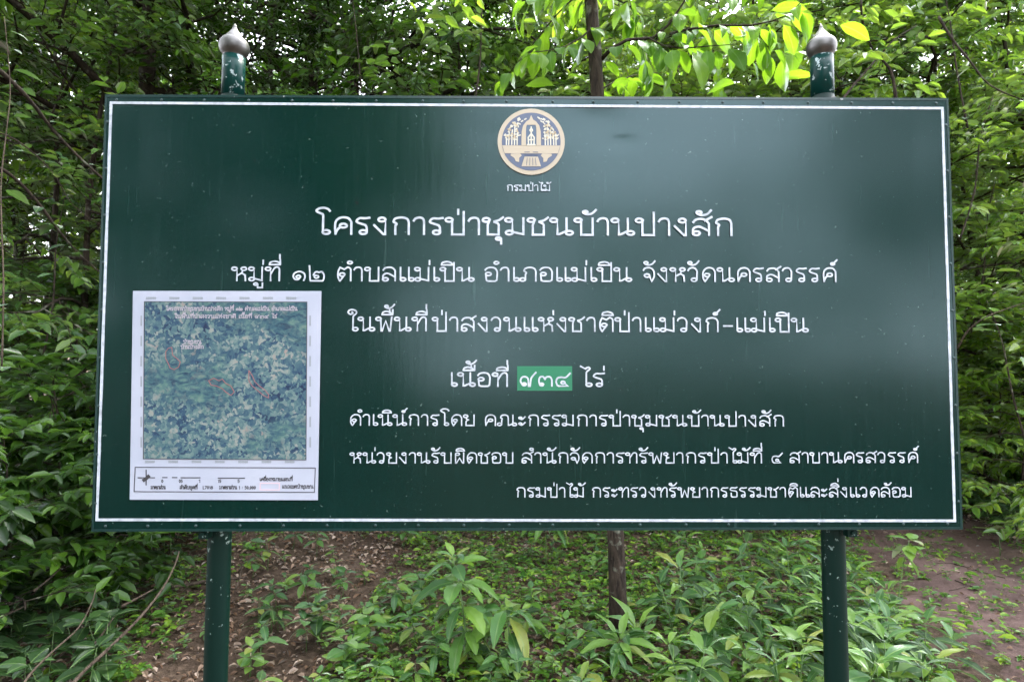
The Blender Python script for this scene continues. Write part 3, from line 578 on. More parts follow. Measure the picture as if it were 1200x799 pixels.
#@@SPLIT
# ------------------------------------------------------------ ground, path, litter
def grid_sheet(xs, ys, lift=0):
    V = [(x, y, hgt(x, y)+lift) for y in ys for x in xs]; a, b = len(xs), len(ys)
    return V, [(j*a+i, j*a+i+1, (j+1)*a+i+1, (j+1)*a+i) for j in range(b-1) for i in range(a-1)]
def axis(lo, hi, step, far, n=14):
    c = list(np.arange(lo, hi+1e-6, step)); f = [(far**(k/n))*1.0 for k in range(1, n+1)]
    return [lo-q for q in reversed(f)] + c + [hi+q for q in f]
g = Geo(); V, Q = grid_sheet(axis(-6, 7, .1, 220), axis(-3, 9, .1, 220)); g.add(V, Q)
tag(link('ground', g.mesh('ground'), M['soil']), kind='structure')
# path: a strip of trodden dirt with an uneven edge, running from the lower right to behind the board
def path_mid(s):                        # s 0..1 along the way
    P = [(2.2, -3.0), (2.5, -.2), (2.85, 1.3), (3.25, 2.4), (3.62, 3.5), (3.7, 4.7), (3.3, 6.2), (2.2, 8.4)]
    k = s*(len(P)-1); i = min(int(k), len(P)-2); f = k-i
    q = [np.array(P[max(0, min(len(P)-1, j))], float) for j in (i-1, i, i+1, i+2)]
    a, b, c, d = q; return .5*((2*b)+(c-a)*f+(2*a-5*b+4*c-d)*f*f+(3*b-a-3*c+d)*f**3)
rp = random.Random(5); g = Geo(); n_, m_ = 240, 12; V = []
for i in range(n_+1):
    s = i/n_; p = path_mid(s); d = path_mid(min(1, s+.01))-path_mid(max(0, s-.01)); d /= np.hypot(*d); nn = np.array([-d[1], d[0]])
    wl = .62+.10*math.sin(s*37)+.06*math.sin(s*101+1)+rp.uniform(-.03, .03); wr = .85+.12*math.sin(s*29+2)+.07*math.sin(s*90)+rp.uniform(-.03, .03)
    for j in range(m_+1):
        q = p+nn*(wl*(1-j/m_)-wr*j/m_); e = min(j, m_-j)/2; V.append((q[0], q[1], hgt(q[0], q[1])+(-.012 if e == 0 else .006 if e < 1 else .008)))
g.add(V, [(i*(m_+1)+j, i*(m_+1)+j+1, (i+1)*(m_+1)+j+1, (i+1)*(m_+1)+j) for i in range(n_) for j in range(m_)])
tag(link('dirt_path', g.mesh('dirt_path'), M['path']), kind='structure')
PATHP = np.array([path_mid(i/120) for i in range(121)])
def on_path(x, y, pad=0):
    d = np.hypot(PATHP[:, 0]-x, PATHP[:, 1]-y); return d.min() < .68+pad

rng = np.random.default_rng(11)
def unit(a): return a/np.maximum(1e-9, np.linalg.norm(a, axis=-1, keepdims=True))
def leaves(P, D, Nn, S, wide=.48, droop=.15, fold=.10):
    """P base, D axis, Nn normal (n,3), S length -> verts, quads: 2 quads a leaf folded on its midrib"""
    n = len(P); D = unit(D); side = unit(np.cross(D, Nn)); Nn = np.cross(side, D)
    w = wide/2
    tpl = np.array([(0,0,0), (-w*.9,.30,fold), (-w*.75,.66,fold-.3*droop), (0,1,-droop), (w*.75,.66,fold-.3*droop), (w*.9,.30,fold)])
    V = P[:,None] + S[:,None,None]*(tpl[None,:,0:1]*side[:,None] + tpl[None,:,1:2]*D[:,None] + tpl[None,:,2:3]*Nn[:,None])
    k = np.arange(n)[:,None]*6
    Q = np.concatenate([k+np.array([[0,3,2,1]]), k+np.array([[0,5,4,3]])])
    return V.reshape(-1, 3), Q
# dead leaves on the ground
n = 34000; x = rng.uniform(-4.5, 5.5, n); y = 1.0+6.5*rng.random(n)**1.1 - .2
keep = np.array([(not on_path(a, b, .05)) or rng.random() < .09 for a, b in zip(x, y)]); x = x[keep]; y = y[keep]; n = len(x)
P = np.stack([x, y, [hgt(a, b)+.004+rng.random()*.016 for a, b in zip(x, y)]], 1); az = rng.uniform(0, 6.28, n)
V, Q = leaves(P, np.stack([np.cos(az), np.sin(az), rng.normal(0, .25, n)], 1), np.stack([rng.normal(0, .4, n), rng.normal(0, .4, n), np.ones(n)], 1), rng.uniform(.014, .06, n), .5, .2, .18)
lit = link('leaf_litter', mesh_np('leaf_litter', V, Q, smooth=False), M['litter']); tag(lit, 'brown dead leaves scattered over the soil below the board', 'leaf litter', kind='stuff')
# fallen twigs
g = Geo()
for _ in range(300):
    a, b = rng.uniform(-4, 5), rng.uniform(1, 6)
    l, t = rng.uniform(.06, .34), rng.uniform(0, 6.28); k = rng.uniform(-.3, .3)
    pts = [(a+l*s*math.cos(t+k*s), b+l*s*math.sin(t+k*s), hgt(a+l*s*math.cos(t), b+l*s*math.sin(t))+.012) for s in (0, .5, 1)]
    g.tube(pts, [rng.uniform(.0015, .004)]*3, 4)
tag(link('fallen_twigs', g.mesh('fallen_twigs'), M['twig']), 'thin brown twigs lying on the soil', 'twigs', kind='stuff')
# low ground cover: small leaflets on short stems
def cover_density(x, y):
    d = .55 + .22*(x > -.7) + .3*math.sin(x*1.9+1)*math.cos(y*2.3) + .25*math.sin(x*4.7+y*3.1)
    if on_path(x, y, .02): d = -.1 if rng.random() > .02 else .4
    if x < -.95 and x > -1.9 and y < 3.6: d -= 1.1
    elif x < .2 and x > -.95: d += .35
    d += .35*sstep(.2, 1.2, x)
    return d
n = 44000; x = rng.uniform(-5.5, 6.5, n); y = .9+10*rng.random(n)**1.5
keep = np.array([rng.random() < cover_density(a, b) for a, b in zip(x, y)]); x = x[keep]; y = y[keep]; n = len(x)
z = np.array([hgt(a, b) for a, b in zip(x, y)]); hs = rng.uniform(.015, .10, n)*(1+.6*(y > 4))
P = []; D = []; S = []
for k in range(4):
    a = rng.uniform(0, 6.28, n)
    P.append(np.stack([x+rng.normal(0, .01, n), y+rng.normal(0, .01, n), z+hs*rng.uniform(.5, 1, n)], 1)); D.append(np.stack([np.cos(a), np.sin(a), rng.uniform(-.25, .35, n)], 1)); S.append(rng.uniform(.014, .05, n)*(1+.9*(rng.random(n) < .12))*(1+.5*(y > 4.5)))
P, D, S = map(np.concatenate, (P, D, S)); V, Q = leaves(P, D, np.stack([rng.normal(0, .3, len(P)), rng.normal(0, .3, len(P)), np.ones(len(P))], 1), S, .55)
tag(link('ground_cover', mesh_np('ground_cover', V, Q), M['leaf_cover']), 'low green seedlings and weeds covering the forest floor', 'ground cover', kind='stuff')

# ------------------------------------------------------------ trees
def rot_z(v, a): c, s = np.cos(a), np.sin(a); return np.stack([v[...,0]*c-v[...,1]*s, v[...,0]*s+v[...,1]*c, v[...,2]], -1)
def tree_data(seed, H, cb, Rr, nl, nsub, nspray, lpl, leaf, r0, limb_up=.35, flat=.25, lean=.04, spray=.5, dens_in=.25):
    rs = np.random.default_rng(seed); tr = Geo(); n = 9
    ph = rs.uniform(0, 6.28, 4); tp = []
    for i in range(n):
        s = i/(n-1); tp.append((lean*H*math.sin(s*2.3+ph[0])*s + .012*H*math.sin(s*9+ph[2])*s, lean*H*math.sin(s*2.9+ph[1])*s + .012*H*math.cos(s*8+ph[3])*s, H*s-.15*(i == 0)))
    tp = np.array(tp); tr.tube(tp, [r0*(1.35 if i == 0 else 1-.80*i/(n-1)) for i in range(n)], 9)
    limbs = []; O = []; Dd = []; L = []
    for i in range(nl):
        s = (cb/H) + (0.97-cb/H)*((i+.5)/nl)**.9; k = s*(n-1); a = int(k); f = k-a; b = tp[a]*(1-f)+tp[min(a+1, n-1)]*f
        az = i*2.4+rs.uniform(-.5, .5)+ph[0]; ln = Rr*(1-.55*(i/nl)**1.4)*rs.uniform(.7, 1.15); up = limb_up*rs.uniform(.3, 1.6)
        d = np.array([math.cos(az), math.sin(az), up]); pts = [b]; m = 6
        for j in range(1, m+1):
            d = d+rs.normal(0, .14, 3)*[1, 1, .7]+np.array([0, 0, -.02*j]); pts.append(pts[-1]+d/np.linalg.norm(d)*ln/m)
        pts = np.array(pts); rb = r0*(1-.8*s)*.55; limbs.append((pts, rb))
        for q in range(nsub):
            t = dens_in+(1-dens_in)*(q+rs.random())/nsub; kk = t*m; a2 = min(int(kk), m-1); p = pts[a2]*(1-(kk-a2))+pts[a2+1]*(kk-a2)
            dd = pts[a2+1]-pts[a2]; dd = dd/np.linalg.norm(dd); dd = rot_z(dd, (1 if q % 2 else -1)*rs.uniform(.4, 1.3)); dd[2] += rs.uniform(-.25, .4)
            sl = ln*rs.uniform(.18, .42)*(1.25-t*.5); e = p+dd*sl; limbs.append((np.array([p, (p+e)/2+rs.normal(0, .04*sl, 3), e]), rb*.3))
            for u in range(nspray):
                v = rs.uniform(.2, 1.05); o = p+(e-p)*v; sd = rot_z(dd, rs.uniform(-1.3, 1.3)); sd[2] = sd[2]*.5+rs.normal(0, flat)-.08
                O.append(o); Dd.append(sd/np.linalg.norm(sd)); L.append(spray*rs.uniform(.6, 1.3))
    O, Dd, L = map(np.array, (O, Dd, L)); ns = len(O)
    lg = Geo()
    for pts, rb in limbs: lg.tube(pts, [rb*(1-.75*i/(len(pts)-1))+.0025 for i in range(len(pts))], 5, cap=False)
    # twigs (3 sided, straight) and leaves
    tip = O+Dd*L[:,None]; s1 = unit(np.cross(Dd, [0, 0, 1.])); s2 = np.cross(s1, Dd); tv = []
    for a in range(3):
        w_ = math.cos(a*2.094)*s1+math.sin(a*2.094)*s2; tv += [O+w_*.003, tip+w_*.001]
    tv = np.stack(tv, 1).reshape(-1, 3); k = np.arange(ns)[:,None]*6
    lg.add(tv, np.concatenate([k+np.array([[0,1,3,2]]), k+np.array([[2,3,5,4]]), k+np.array([[4,5,1,0]])]))
    j = (np.arange(lpl)+.6)/lpl; P = (O[:,None]+Dd[:,None]*(L[:,None]*j[None])[...,None]).reshape(-1, 3)
    sg = np.where(np.arange(lpl) % 2, 1, -1)[None]*rs.uniform(.6, 1.25, (ns, lpl)); LD = rot_z(np.repeat(Dd[:,None], lpl, 1), sg); LD[...,2] += rs.normal(-.18, .28, (ns, lpl))
    NN = np.stack([rs.normal(0, .38, ns*lpl), rs.normal(0, .38, ns*lpl), np.ones(ns*lpl)], 1)
    V, Q = leaves(P, LD.reshape(-1, 3), NN, leaf*rs.uniform(.6, 1.25, ns*lpl))
    return tr.mesh('trunk'), lg.mesh('limbs'), mesh_np('crown', V, Q)
KINDS = {}
def tree_kind(key, name, mat, barkm, **k):
    KINDS[key] = (name, tree_data(**k), mat, barkm)
tree_kind('forest_a', 'forest_tree', 'leaf_dark', 'bark', seed=1, H=11, cb=2.9, Rr=2.9, nl=24, nsub=8, nspray=7, lpl=12, leaf=.076, r0=.11)
tree_kind('forest_b', 'forest_tree', 'leaf_mid', 'bark', seed=2, H=10, cb=2.4, Rr=2.7, nl=22, nsub=7, nspray=6, lpl=12, leaf=.105, r0=.085, limb_up=.5)
tree_kind('forest_c', 'forest_tree', 'leaf_dark', 'bark_mid', seed=3, H=13, cb=4.2, Rr=3.4, nl=22, nsub=7, nspray=6, lpl=12, leaf=.10, r0=.14)
tree_kind('slim_a', 'young_tree', 'leaf_mid', 'bark_mid', seed=4, H=5.2, cb=1.1, Rr=1.5, nl=20, nsub=5, nspray=5, lpl=10, leaf=.11, r0=.035, limb_up=.25, flat=.12)
tree_kind('slim_b', 'young_tree', 'leaf_light', 'bark_mid', seed=5, H=6.2, cb=1.6, Rr=1.7, nl=20, nsub=5, nspray=5, lpl=10, leaf=.13, r0=.04, limb_up=.3, flat=.12)
tree_kind('slim_c', 'young_tree', 'leaf_dark', 'bark', seed=6, H=4.6, cb=.7, Rr=1.4, nl=20, nsub=5, nspray=5, lpl=10, leaf=.08, r0=.03, limb_up=.15, flat=.12)
tree_kind('bush_a', 'leafy_bush', 'leaf_mid', 'bark_mid', seed=7, H=1.9, cb=.12, Rr=.95, nl=20, nsub=5, nspray=4, lpl=9, leaf=.12, r0=.018, limb_up=.5, spray=.32, flat=.15)
tree_kind('bush_b', 'leafy_bush', 'leaf_dark', 'bark', seed=8, H=1.5, cb=.08, Rr=.9, nl=20, nsub=5, nspray=4, lpl=9, leaf=.125, r0=.016, limb_up=.4, spray=.32, flat=.15)
def plant_tree(key, x, y, s=1, rz=0, label='', group=None, mat=None, sz=None, cat=None):
    name, (tm, lm, cm), lmat, bmat = KINDS[key]
    r = thing(name, label, cat or ('bush' if 'bush' in name else 'tree'), (x, y, hgt(x, y)-.02), rz, group); r.scale = (s, s, sz or s)
    link('trunk' if 'bush' not in name else 'stem', tm, M[bmat], r); tag(link('limbs', lm, M[bmat], r), kind='stuff'); cr = tag(link('crown', cm, M[lmat], r), kind='stuff')
    if mat: cr.material_slots[0].link = 'OBJECT'; cr.material_slots[0].material = M[mat]
    return r
TG = 'forest trees further back behind the board'
rt = random.Random(21)
placed = []
def ok(x, y, d):
    if on_path(x, y, .25): return False
    for a, b, r_2 in placed:
        if math.hypot(x-a, y-b) < max(d, r_2)*.999: return False
    return True
def put(key, x, y, s, label, group=None, d=1.5, **k):
    placed.append((x, y, d)); return plant_tree(key, x, y, s, rt.uniform(0, 6.28), label, group, **k)
def pd(px, d):                         # x of something d metres ahead of the camera under pixel column px
    p = at(px, 431, d); return p.x, p.y
# trees whose trunks show through the gaps
put('forest_c', *pd(350, 7.2), .95, 'dark tree whose trunk rises just right of the left finial')
put('forest_a', *pd(283, 8.6), 1.15, 'shaded tree with its trunk directly behind the left finial')
put('forest_a', *pd(505, 7.8), 1.0, 'dark leafy tree behind the top edge, left of the centre trunk')
put('forest_a', *pd(150, 5.6), .9, 'dense dark tree overhanging the upper left corner of the board')
put('forest_a', *pd(225, 6.6), .95, 'dark tree behind the board between its left edge and the left post')
put('forest_a', *pd(610, 10.5), 1.1, 'dense dark tree behind the board, below the emblem')
put('forest_a', *pd(90, 10.6), 1.1, 'dense dark tree further back beyond the upper left corner')
put('forest_c', *pd(400, 10.8), 1.05, 'tall dark tree further back, right of the left finial')
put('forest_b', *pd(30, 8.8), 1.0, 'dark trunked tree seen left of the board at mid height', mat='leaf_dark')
put('forest_b', *pd(62, 12.5), 1.0, 'thinner far trunk left of the board beside the dark one')
put('forest_a', *pd(430, 6.9), .9, 'shaded small-leaved tree behind the board, between left finial and centre')
put('forest_b', *pd(792, 9.0), 1.0, 'tree behind the board where a bright gap opens by its trunk')
put('forest_b', *pd(1058, 6.4), .8, 'slender tree with thin straight trunk right of the right finial')
put('forest_b', *pd(900, 12.0), 1.1, 'pale green tree far behind the right finial')
put('forest_c', *pd(1135, 10.0), .9, 'tree standing beyond the upper right corner of the board')
for i in range(60):
    for _ in range(40):
        d = rt.uniform(9, 26); px = rt.uniform(-260, 1460); x, y = pd(px, d)
        if ok(x, y, 2.3) and not (px > 980 and d < 15): break
    else: continue
    if not (i < 44): break
    put(rt.choice(['forest_a', 'forest_b', 'forest_c', 'forest_b']), x, y, rt.uniform(.8, 1.2), 'tall forest tree standing in the dense woods behind the board', TG, 2.3, mat='leaf_dark' if 110 < px < 560 else None)  # upper-left crowns recoloured dark to stand in for shade
# young trees close by
YG = 'young trees crowding round the board'
for key, px, d, s, lab, mt in (
    ('slim_a', 95, 5.3, 1.05, 'young tree close behind the left edge of the board', None),
    ('slim_a', 40, 5.6, 1.15, 'leafy young tree left of the board', 'leaf_light'),
    ('slim_c', -60, 5.0, 1.1, 'young tree at the far left edge of the picture', None),
    ('slim_b', 70, 8.2, .9, 'sunlit young tree further back left of the board', 'leaf_light'),
    ('slim_c', 215, 6.3, 1.35, 'dark young tree behind the left post', None),
    ('slim_c', 420, 6.4, 1.4, 'dark bushy young tree behind the board, right of the left post', None),
    ('slim_a', 560, 6.6, 1.3, 'young tree behind the board, left of the emblem', None),
    ('slim_b', 800, 6.6, 1.15, 'bright young tree behind the board, right of the emblem', None),
    ('slim_b', 870, 6.0, 1.0, 'bright yellow green young tree behind the right finial', None),
    ('slim_a', 1000, 6.5, 1.2, 'young tree right of the right finial', 'leaf_light'),
    ('slim_a', 1100, 6.3, 1.15, 'layered young tree behind the upper right corner of the board', 'leaf_light'),
    ('slim_a', 1225, 5.6, 1.2, 'young tree with flat leafy sprays at the right edge of the picture', 'leaf_light'),
    ('slim_b', 1150, 6.6, .95, 'light green young tree right of the board, further back', None),
    ('slim_c', 1235, 6.2, 1.15, 'dark young tree at the far right edge, further back', 'leaf_mid')):
    put(key, *pd(px, d), s, lab, YG, .9, mat=mt)  # lighter crown colour stands in for light on some of these
for i in range(36):
    for _ in range(60):
        d = rt.uniform(6.5, 16); px = rt.uniform(-200, 1400) if rt.random() < .35 else rt.choice([rt.uniform(-160, 130), rt.uniform(1090, 1360)]); x, y = pd(px, d)
        if ok(x, y, 1.0): break
    else: continue
    put(rt.choice(['slim_a', 'slim_b', 'slim_c', 'slim_a']), x, y, rt.uniform(.7, 1.15), 'young tree in the undergrowth beyond the board', 'young trees in the undergrowth', 1.0, mat='leaf_light' if px > 900 or rt.random() < .5 else None)  # paler crowns, all those to the right, imitate better light
# bushes
for key, px, d, s, lab in (
    ('bush_b', 70, 3.9, .95, 'dark bush in front of the trees, left of the board'),
    ('bush_b', 10, 3.3, .8, 'dark low bush at the left edge of the picture'),
    ('bush_b', 125, 5.0, .9, 'dark bush behind the lower left corner of the board'),
    ('bush_a', 50, 5.4, 1.1, 'green bush left of the board, behind the dark ones'),
    ('bush_a', 1165, 6.3, .95, 'lit-looking green bush beyond the path, right of the board'),
    ('bush_b', 1110, 6.9, .8, 'dark bush beyond the path at the lower right corner of the board'),
    ('bush_a', 1192, 5.4, .9, 'bright green bush at the far side of the path, right edge of the picture'),
    ('bush_a', 1215, 6.7, 1.1, 'green bush beyond the path at the right edge')):
    put(key, *pd(px, d), s, lab, None, .6, mat='leaf_light' if px > 1150 else None)  # bushes near the right edge coloured paler as if lit
for i in range(46):
    for _ in range(60):
        d = rt.uniform(6.4, 14); px = rt.uniform(-200, 1400) if rt.random() < .4 else rt.choice([rt.uniform(-160, 130), rt.uniform(1080, 1360)]); x, y = pd(px, d)
        if ok(x, y, .7): break
    else: continue
    put(rt.choice(['bush_a', 'bush_b']), x, y, rt.uniform(.8, 1.3), 'leafy bush in the undergrowth beyond the board', 'bushes in the undergrowth', .7, mat='leaf_light' if px > 900 or rt.random() < .4 else None)  # lighter leaf colour in place of more light, always on the right
# unseen trees placed to shape the board's sheen; a clearing opens behind on the right
for x, y, k, s in ((-3.4, -4.6, 'forest_a', .95), (-3.0, -6.6, 'forest_b', 1.0), (-6.2, -5.5, 'forest_a', 1.1), (-3.8, -8.6, 'forest_c', 1.0), (-3.2, -11.5, 'forest_a', 1.1), (-7.5, -10.5, 'forest_c', 1.1),
                   (-5.4, -1.4, 'forest_a', 1.0), (-6.8, 2.0, 'forest_c', .9), (-9.5, -2, 'forest_b', 1.1), (6.6, -5.0, 'forest_a', .9), (9.2, -9.0, 'forest_a', 1.0), (14, -21, 'forest_a', .8), (9.5, -24, 'forest_b', .75), (4.5, -26, 'forest_a', .8), (.5, -25, 'forest_c', .8), (10.5, -5.5, 'forest_c', 1.0), (5.6, -5.2, 'forest_a', .8), (6.9, -8.2, 'forest_a', .8),
                   (-3.6, -15, 'forest_a', 1.2), (-4, -22, 'forest_c', 1.1), (12.5, -10.5, 'forest_a', 1.1), (16, -16, 'forest_b', 1.0), (-10, -15, 'forest_b', 1.2)):
    put(k, x, y, s, 'unseen tall forest tree beside the clearing, added to shape the board sheen', 'forest trees round the clearing', 1.5)
for x, y, k, s in ((-2.6, -3.9, 'slim_c', 1.0), (-1.6, -5.2, 'slim_c', .95), (-4.6, -3.0, 'slim_c', 1.1), (-2.6, -8, 'slim_b', 1.1), (-3.6, -6.5, 'slim_c', 1.1), (-5.5, -7.4, 'slim_c', 1.2), (1.4, -12.4, 'slim_c', 1.15), (3.0, -12.8, 'slim_a', 1.05), (4.4, -12.0, 'slim_c', 1.2), (5.8, -11.2, 'slim_c', 1.3), (4.6, -6.6, 'slim_c', .7), (-2.9, -4.9, 'slim_c', 1.2), (6.0, -4.2, 'slim_a', .9), (7.8, -6.6, 'slim_b', .8)):
    put(k, x, y, s, 'unseen young tree beside the clearing, added to shape the board sheen', 'young trees round the clearing', 1.0)

# ------------------------------------------------------------ plants built leaf by leaf
def leaf_mesh(name, wide, prof='ell', droop=.25, fold=.14, wave=.02, n=6, seed=0, teeth=0):
    rs = random.Random(seed); g = Geo(); V = []
    for i in range(n+1):
        t = i/n
        if prof == 'ell': w_ = math.sin(math.pi*min(1, t*.98+.01))**.75
        elif prof == 'ovate': w_ = math.sin(math.pi*t**.68)**.8
        else: w_ = math.sin(math.pi*t**.85)**1.1*(1-.15*t)
        w_ = max(.015, w_)*wide/2; y = t*(1-.12*droop*t); z = .10*t-droop*t*t
        for j, u in enumerate((-1, -.5, 0, .5, 1)):
            tt = (1+teeth*(-1)**i) if abs(u) == 1 else 1
            V.append((u*w_*tt, y+(teeth*.08*(-1)**i if abs(u) == 1 else 0), z+abs(u)*w_*2*fold+(rs.uniform(-wave, wave) if abs(u) == 1 else 0)))
    V = [(0, -.10, -.015)] + V
    g.add(V, [(1+i*5+j, 2+i*5+j, 7+i*5+j, 6+i*5+j) for i in range(n) for j in range(4)], [(0, 3, 2), (0, 4, 3)])
    return g.mesh(name)
def lm(name, mat, **k): m = leaf_mesh(name, **k); m.materials.append(M[mat]); return m
LM = {
 'elm': lm('toothed leaf', 'leaf_plant', wide=.40, prof='ell', droop=.30, fold=.10, wave=.02, n=8, teeth=.05, seed=1),
 'elm2': lm('toothed leaf drooping', 'leaf_plant', wide=.36, prof='ell', droop=.62, fold=.12, wave=.02, n=8, teeth=.05, seed=2),
 'elmb': lm('toothed bright leaf', 'leaf_fresh', wide=.40, prof='ell', droop=.40, fold=.10, wave=.02, n=8, teeth=.05, seed=11),
 'lance': lm('long narrow leaf', 'leaf_plant', wide=.30, prof='lan', droop=.4, fold=.16, n=6, seed=3),
 'lanceb': lm('long narrow bright leaf', 'leaf_fresh', wide=.27, prof='lan', droop=.35, fold=.18, n=6, seed=4),
 'oval': lm('oval leaf', 'leaf_plant', wide=.55, prof='ovate', droop=.2, fold=.08, n=5, seed=5),
 'ovalb': lm('oval bright leaf', 'leaf_fresh', wide=.6, prof='ovate', droop=.25, fold=.08, n=5, seed=6),
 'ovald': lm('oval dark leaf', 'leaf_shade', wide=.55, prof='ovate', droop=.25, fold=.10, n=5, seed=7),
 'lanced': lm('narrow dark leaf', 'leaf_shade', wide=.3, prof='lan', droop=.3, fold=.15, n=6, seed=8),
 'broad': lm('broad forest leaf', 'leaf_big', wide=.52, prof='ell', droop=.35, fold=.08, n=6, seed=9),
 'broad2': lm('broad forest leaf bent', 'leaf_big', wide=.48, prof='ovate', droop=.6, fold=.10, n=6, seed=10),
}
def orient(p, d, length, roll=0, up=Vector((0, 0, 1))):
    d = Vector(d).normalized(); x = d.cross(up)
    if x.length < .05: x = d.cross(Vector((.3, 1, 0)))
    x.normalize(); z = x.cross(d); m = Matrix((x, d, z)).transposed().to_4x4()
    m = m @ Matrix.Rotation(roll, 4, 'Y'); m = m @ Matrix.Diagonal((length, length, length, 1)); m.translation = Vector(p); return m
def add_leaf(par, key, p, d, length, roll=0, lab=None):
    o = link('leaf', LM[key], None, par); o.matrix_local = orient(p, d, length, roll)
    if lab: o['label'] = lab
    return o
def add_stem(par, pts, rad, mat='stem', name='stem', k=5):
    g = Geo(); g.tube(pts, rad, k); return link(name, g.mesh(name), M[mat], par)
def dirv(az, el): return Vector((math.cos(az)*math.cos(el), math.sin(az)*math.cos(el), math.sin(el)))
def whorl_plant(name, label, base, h, keys, nodes, lean=(0, 0), rs=None, group=None, cat='plant', rad=.004, woody=False):
    """nodes: (height fraction, leaves, leaf length, elevation in degrees, azimuth offset)"""
    rs = rs or random.Random(1); r = thing(name, label, cat, base, 0, group)
    P = lambda t: Vector((lean[0]*t*t*h, lean[1]*t*t*h, h*t))
    add_stem(r, [P(t)-Vector((0, 0, .02*(t == 0))) for t in (0, .35, .7, 1)], [rad, rad*.85, rad*.6, rad*.35], 'twig' if woody else 'stem')
    for t, n, L, el, a0 in nodes:
        for k in range(n):
            az = R(a0)+6.283*k/n+rs.uniform(-.22, .22); e = R(el+rs.uniform(-12, 12)); d = dirv(az, e); l = L*rs.uniform(.78, 1.15)
            add_leaf(r, rs.choice(keys), P(t)+d*l*.10, d, l, rs.uniform(-.35, .35))
    return r
rs = random.Random(77)
# big toothed-leaf sapling in the centre
b = gp(548, 790)
whorl_plant('broad_leaved_sapling', 'sapling with large toothed leaves in layers, left of centre below the board', b, .56, ['elm', 'elm2', 'elm', 'elm2', 'elmb'],
    [(1.0, 4, .12, 38, 20), (.95, 5, .18, 12, 60), (.80, 6, .215, -6, 10), (.60, 7, .21, -14, 40), (.38, 6, .19, -12, 0), (.2, 5, .16, -5, 30)], lean=(-.14, .10), rs=rs, rad=.006)
b = gp(600, 797)
whorl_plant('broad_leaved_sapling', 'sapling with three long drooping toothed leaves, right of the larger one', b, .34, ['elm2'],
    [(1.0, 4, .21, 0, 250), (.92, 3, .23, -18, 310), (.7, 3, .18, -12, 170)], lean=(-.1, .06), rs=rs, rad=.005)
b = gp(640, 668)
whorl_plant('drooping_sapling', 'sapling with long narrow drooping leaves just under the board', b, .44, ['elm2', 'lance'],
    [(1.0, 5, .25, -18, 200), (.93, 4, .27, -32, 250)], lean=(0, 0), rs=rs, rad=.005)
# rosette at the foot of the trunk
b = gp(727, 788)
whorl_plant('rosette_plant', 'rosette of long pointed leaves in front of the trunk foot', b, .16, ['lance', 'lance', 'lanceb'],
    [(1.0, 8, .21, 4, 15), (.98, 5, .17, 38, 0), (.9, 4, .19, -12, 250)], rs=rs, rad=.005)
b = gp(748, 765)
whorl_plant('upright_plant', 'plant with upright bright narrow leaves beside the trunk foot', b, .12, ['lanceb', 'lance'],
    [(1.0, 4, .20, 48, 30), (.7, 3, .16, 15, 70)], rs=rs, rad=.004)
b = gp(848, 782)
whorl_plant('five_leaved_plant', 'plant with a fan of five grey green leaves, left of the right post', b, .30, ['lance', 'elm'],
    [(1.0, 5, .16, -12, 100), (.96, 2, .10, 30, 0), (.6, 3, .12, 5, 30)], lean=(-.1, 0), rs=rs, rad=.004)
for px, py, h, lab in ((405, 792, .17, 'pair-leaved seedling with round bright leaves near the lower edge, left of centre'), (372, 755, .20, 'seedling with dark oval leaves, right of the left post'),
                       (432, 770, .22, 'seedling with a large pale oval leaf, left of the big sapling')):
    whorl_plant('oval_leaved_seedling', lab, gp(px, py), h, ['oval', 'ovalb'] if px != 372 else ['ovald', 'oval'], [(1, 3, .11, 8, rs.uniform(0, 99)), (.75, 3, .13, 0, rs.uniform(0, 99)), (.45, 3, .11, 5, rs.uniform(0, 99))], rs=rs, rad=.003)
whorl_plant('dark_star_plant', 'dark star-shaped cluster of narrow leaves just right of the left post', gp(318, 742), .14, ['lanced'], [(1, 7, .12, 5, 0), (.8, 6, .14, -10, 30)], rs=rs)
whorl_plant('bright_leaved_sapling', 'sapling with bright rounded leaves standing over the path, right of the right post', gp(1052, 735), .50, ['ovalb', 'oval'],
    [(1.0, 3, .13, 15, 40), (.95, 3, .13, -35, 0), (.82, 2, .11, -50, 330), (.86, 3, .12, 5, 130)], lean=(.20, .05), rs=rs, rad=.004)
whorl_plant('roadside_plant', 'plant with broad pointed leaves right of the right post', gp(1022, 797), .24, ['elm', 'oval', 'ovalb'], [(1, 4, .15, 12, 10), (.7, 4, .17, 0, 50), (.4, 4, .14, 0, 20)], lean=(.15, 0), rs=rs)
whorl_plant('lone_seedling', 'small bright seedling at the edge of the path, far right', gp(1172, 652), .20, ['ovalb'], [(1, 3, .15, 5, 0)], rs=rs)
# prototypes that are scattered
def proto(keys, nodes, h, seed, woody=False, lean=(0, 0)):
    r = whorl_plant('forest_floor_plant', 'x', (0, 0, -50), h, keys, nodes, lean=lean, rs=random.Random(seed), woody=woody, rad=.0032); return r
PR = {
 'lance': [proto(['lance', 'elm', 'lance', 'lanced', 'lanceb'], [(1, 4, .11, 30, 0), (.75, 3, .14, 8, 40), (.5, 3, .13, -5, 80)], .22, s, lean=(.2, 0)) for s in (1, 2, 3)],
 'oval': [proto(['oval', 'ovalb', 'oval'], [(1, 3, .055, 18, 0), (.7, 4, .065, 0, 50), (.4, 3, .06, 0, 20)], .12, s) for s in (4, 5)],
 'elm': [proto(['elm', 'oval', 'elm2', 'ovald'], [(1, 4, .11, 12, 0), (.7, 4, .12, -8, 50)], .20, s, lean=(.1, .1)) for s in (6, 7)],
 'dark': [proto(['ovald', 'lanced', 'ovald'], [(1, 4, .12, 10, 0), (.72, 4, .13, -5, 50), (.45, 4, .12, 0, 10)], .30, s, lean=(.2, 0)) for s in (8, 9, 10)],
}
uses = {}
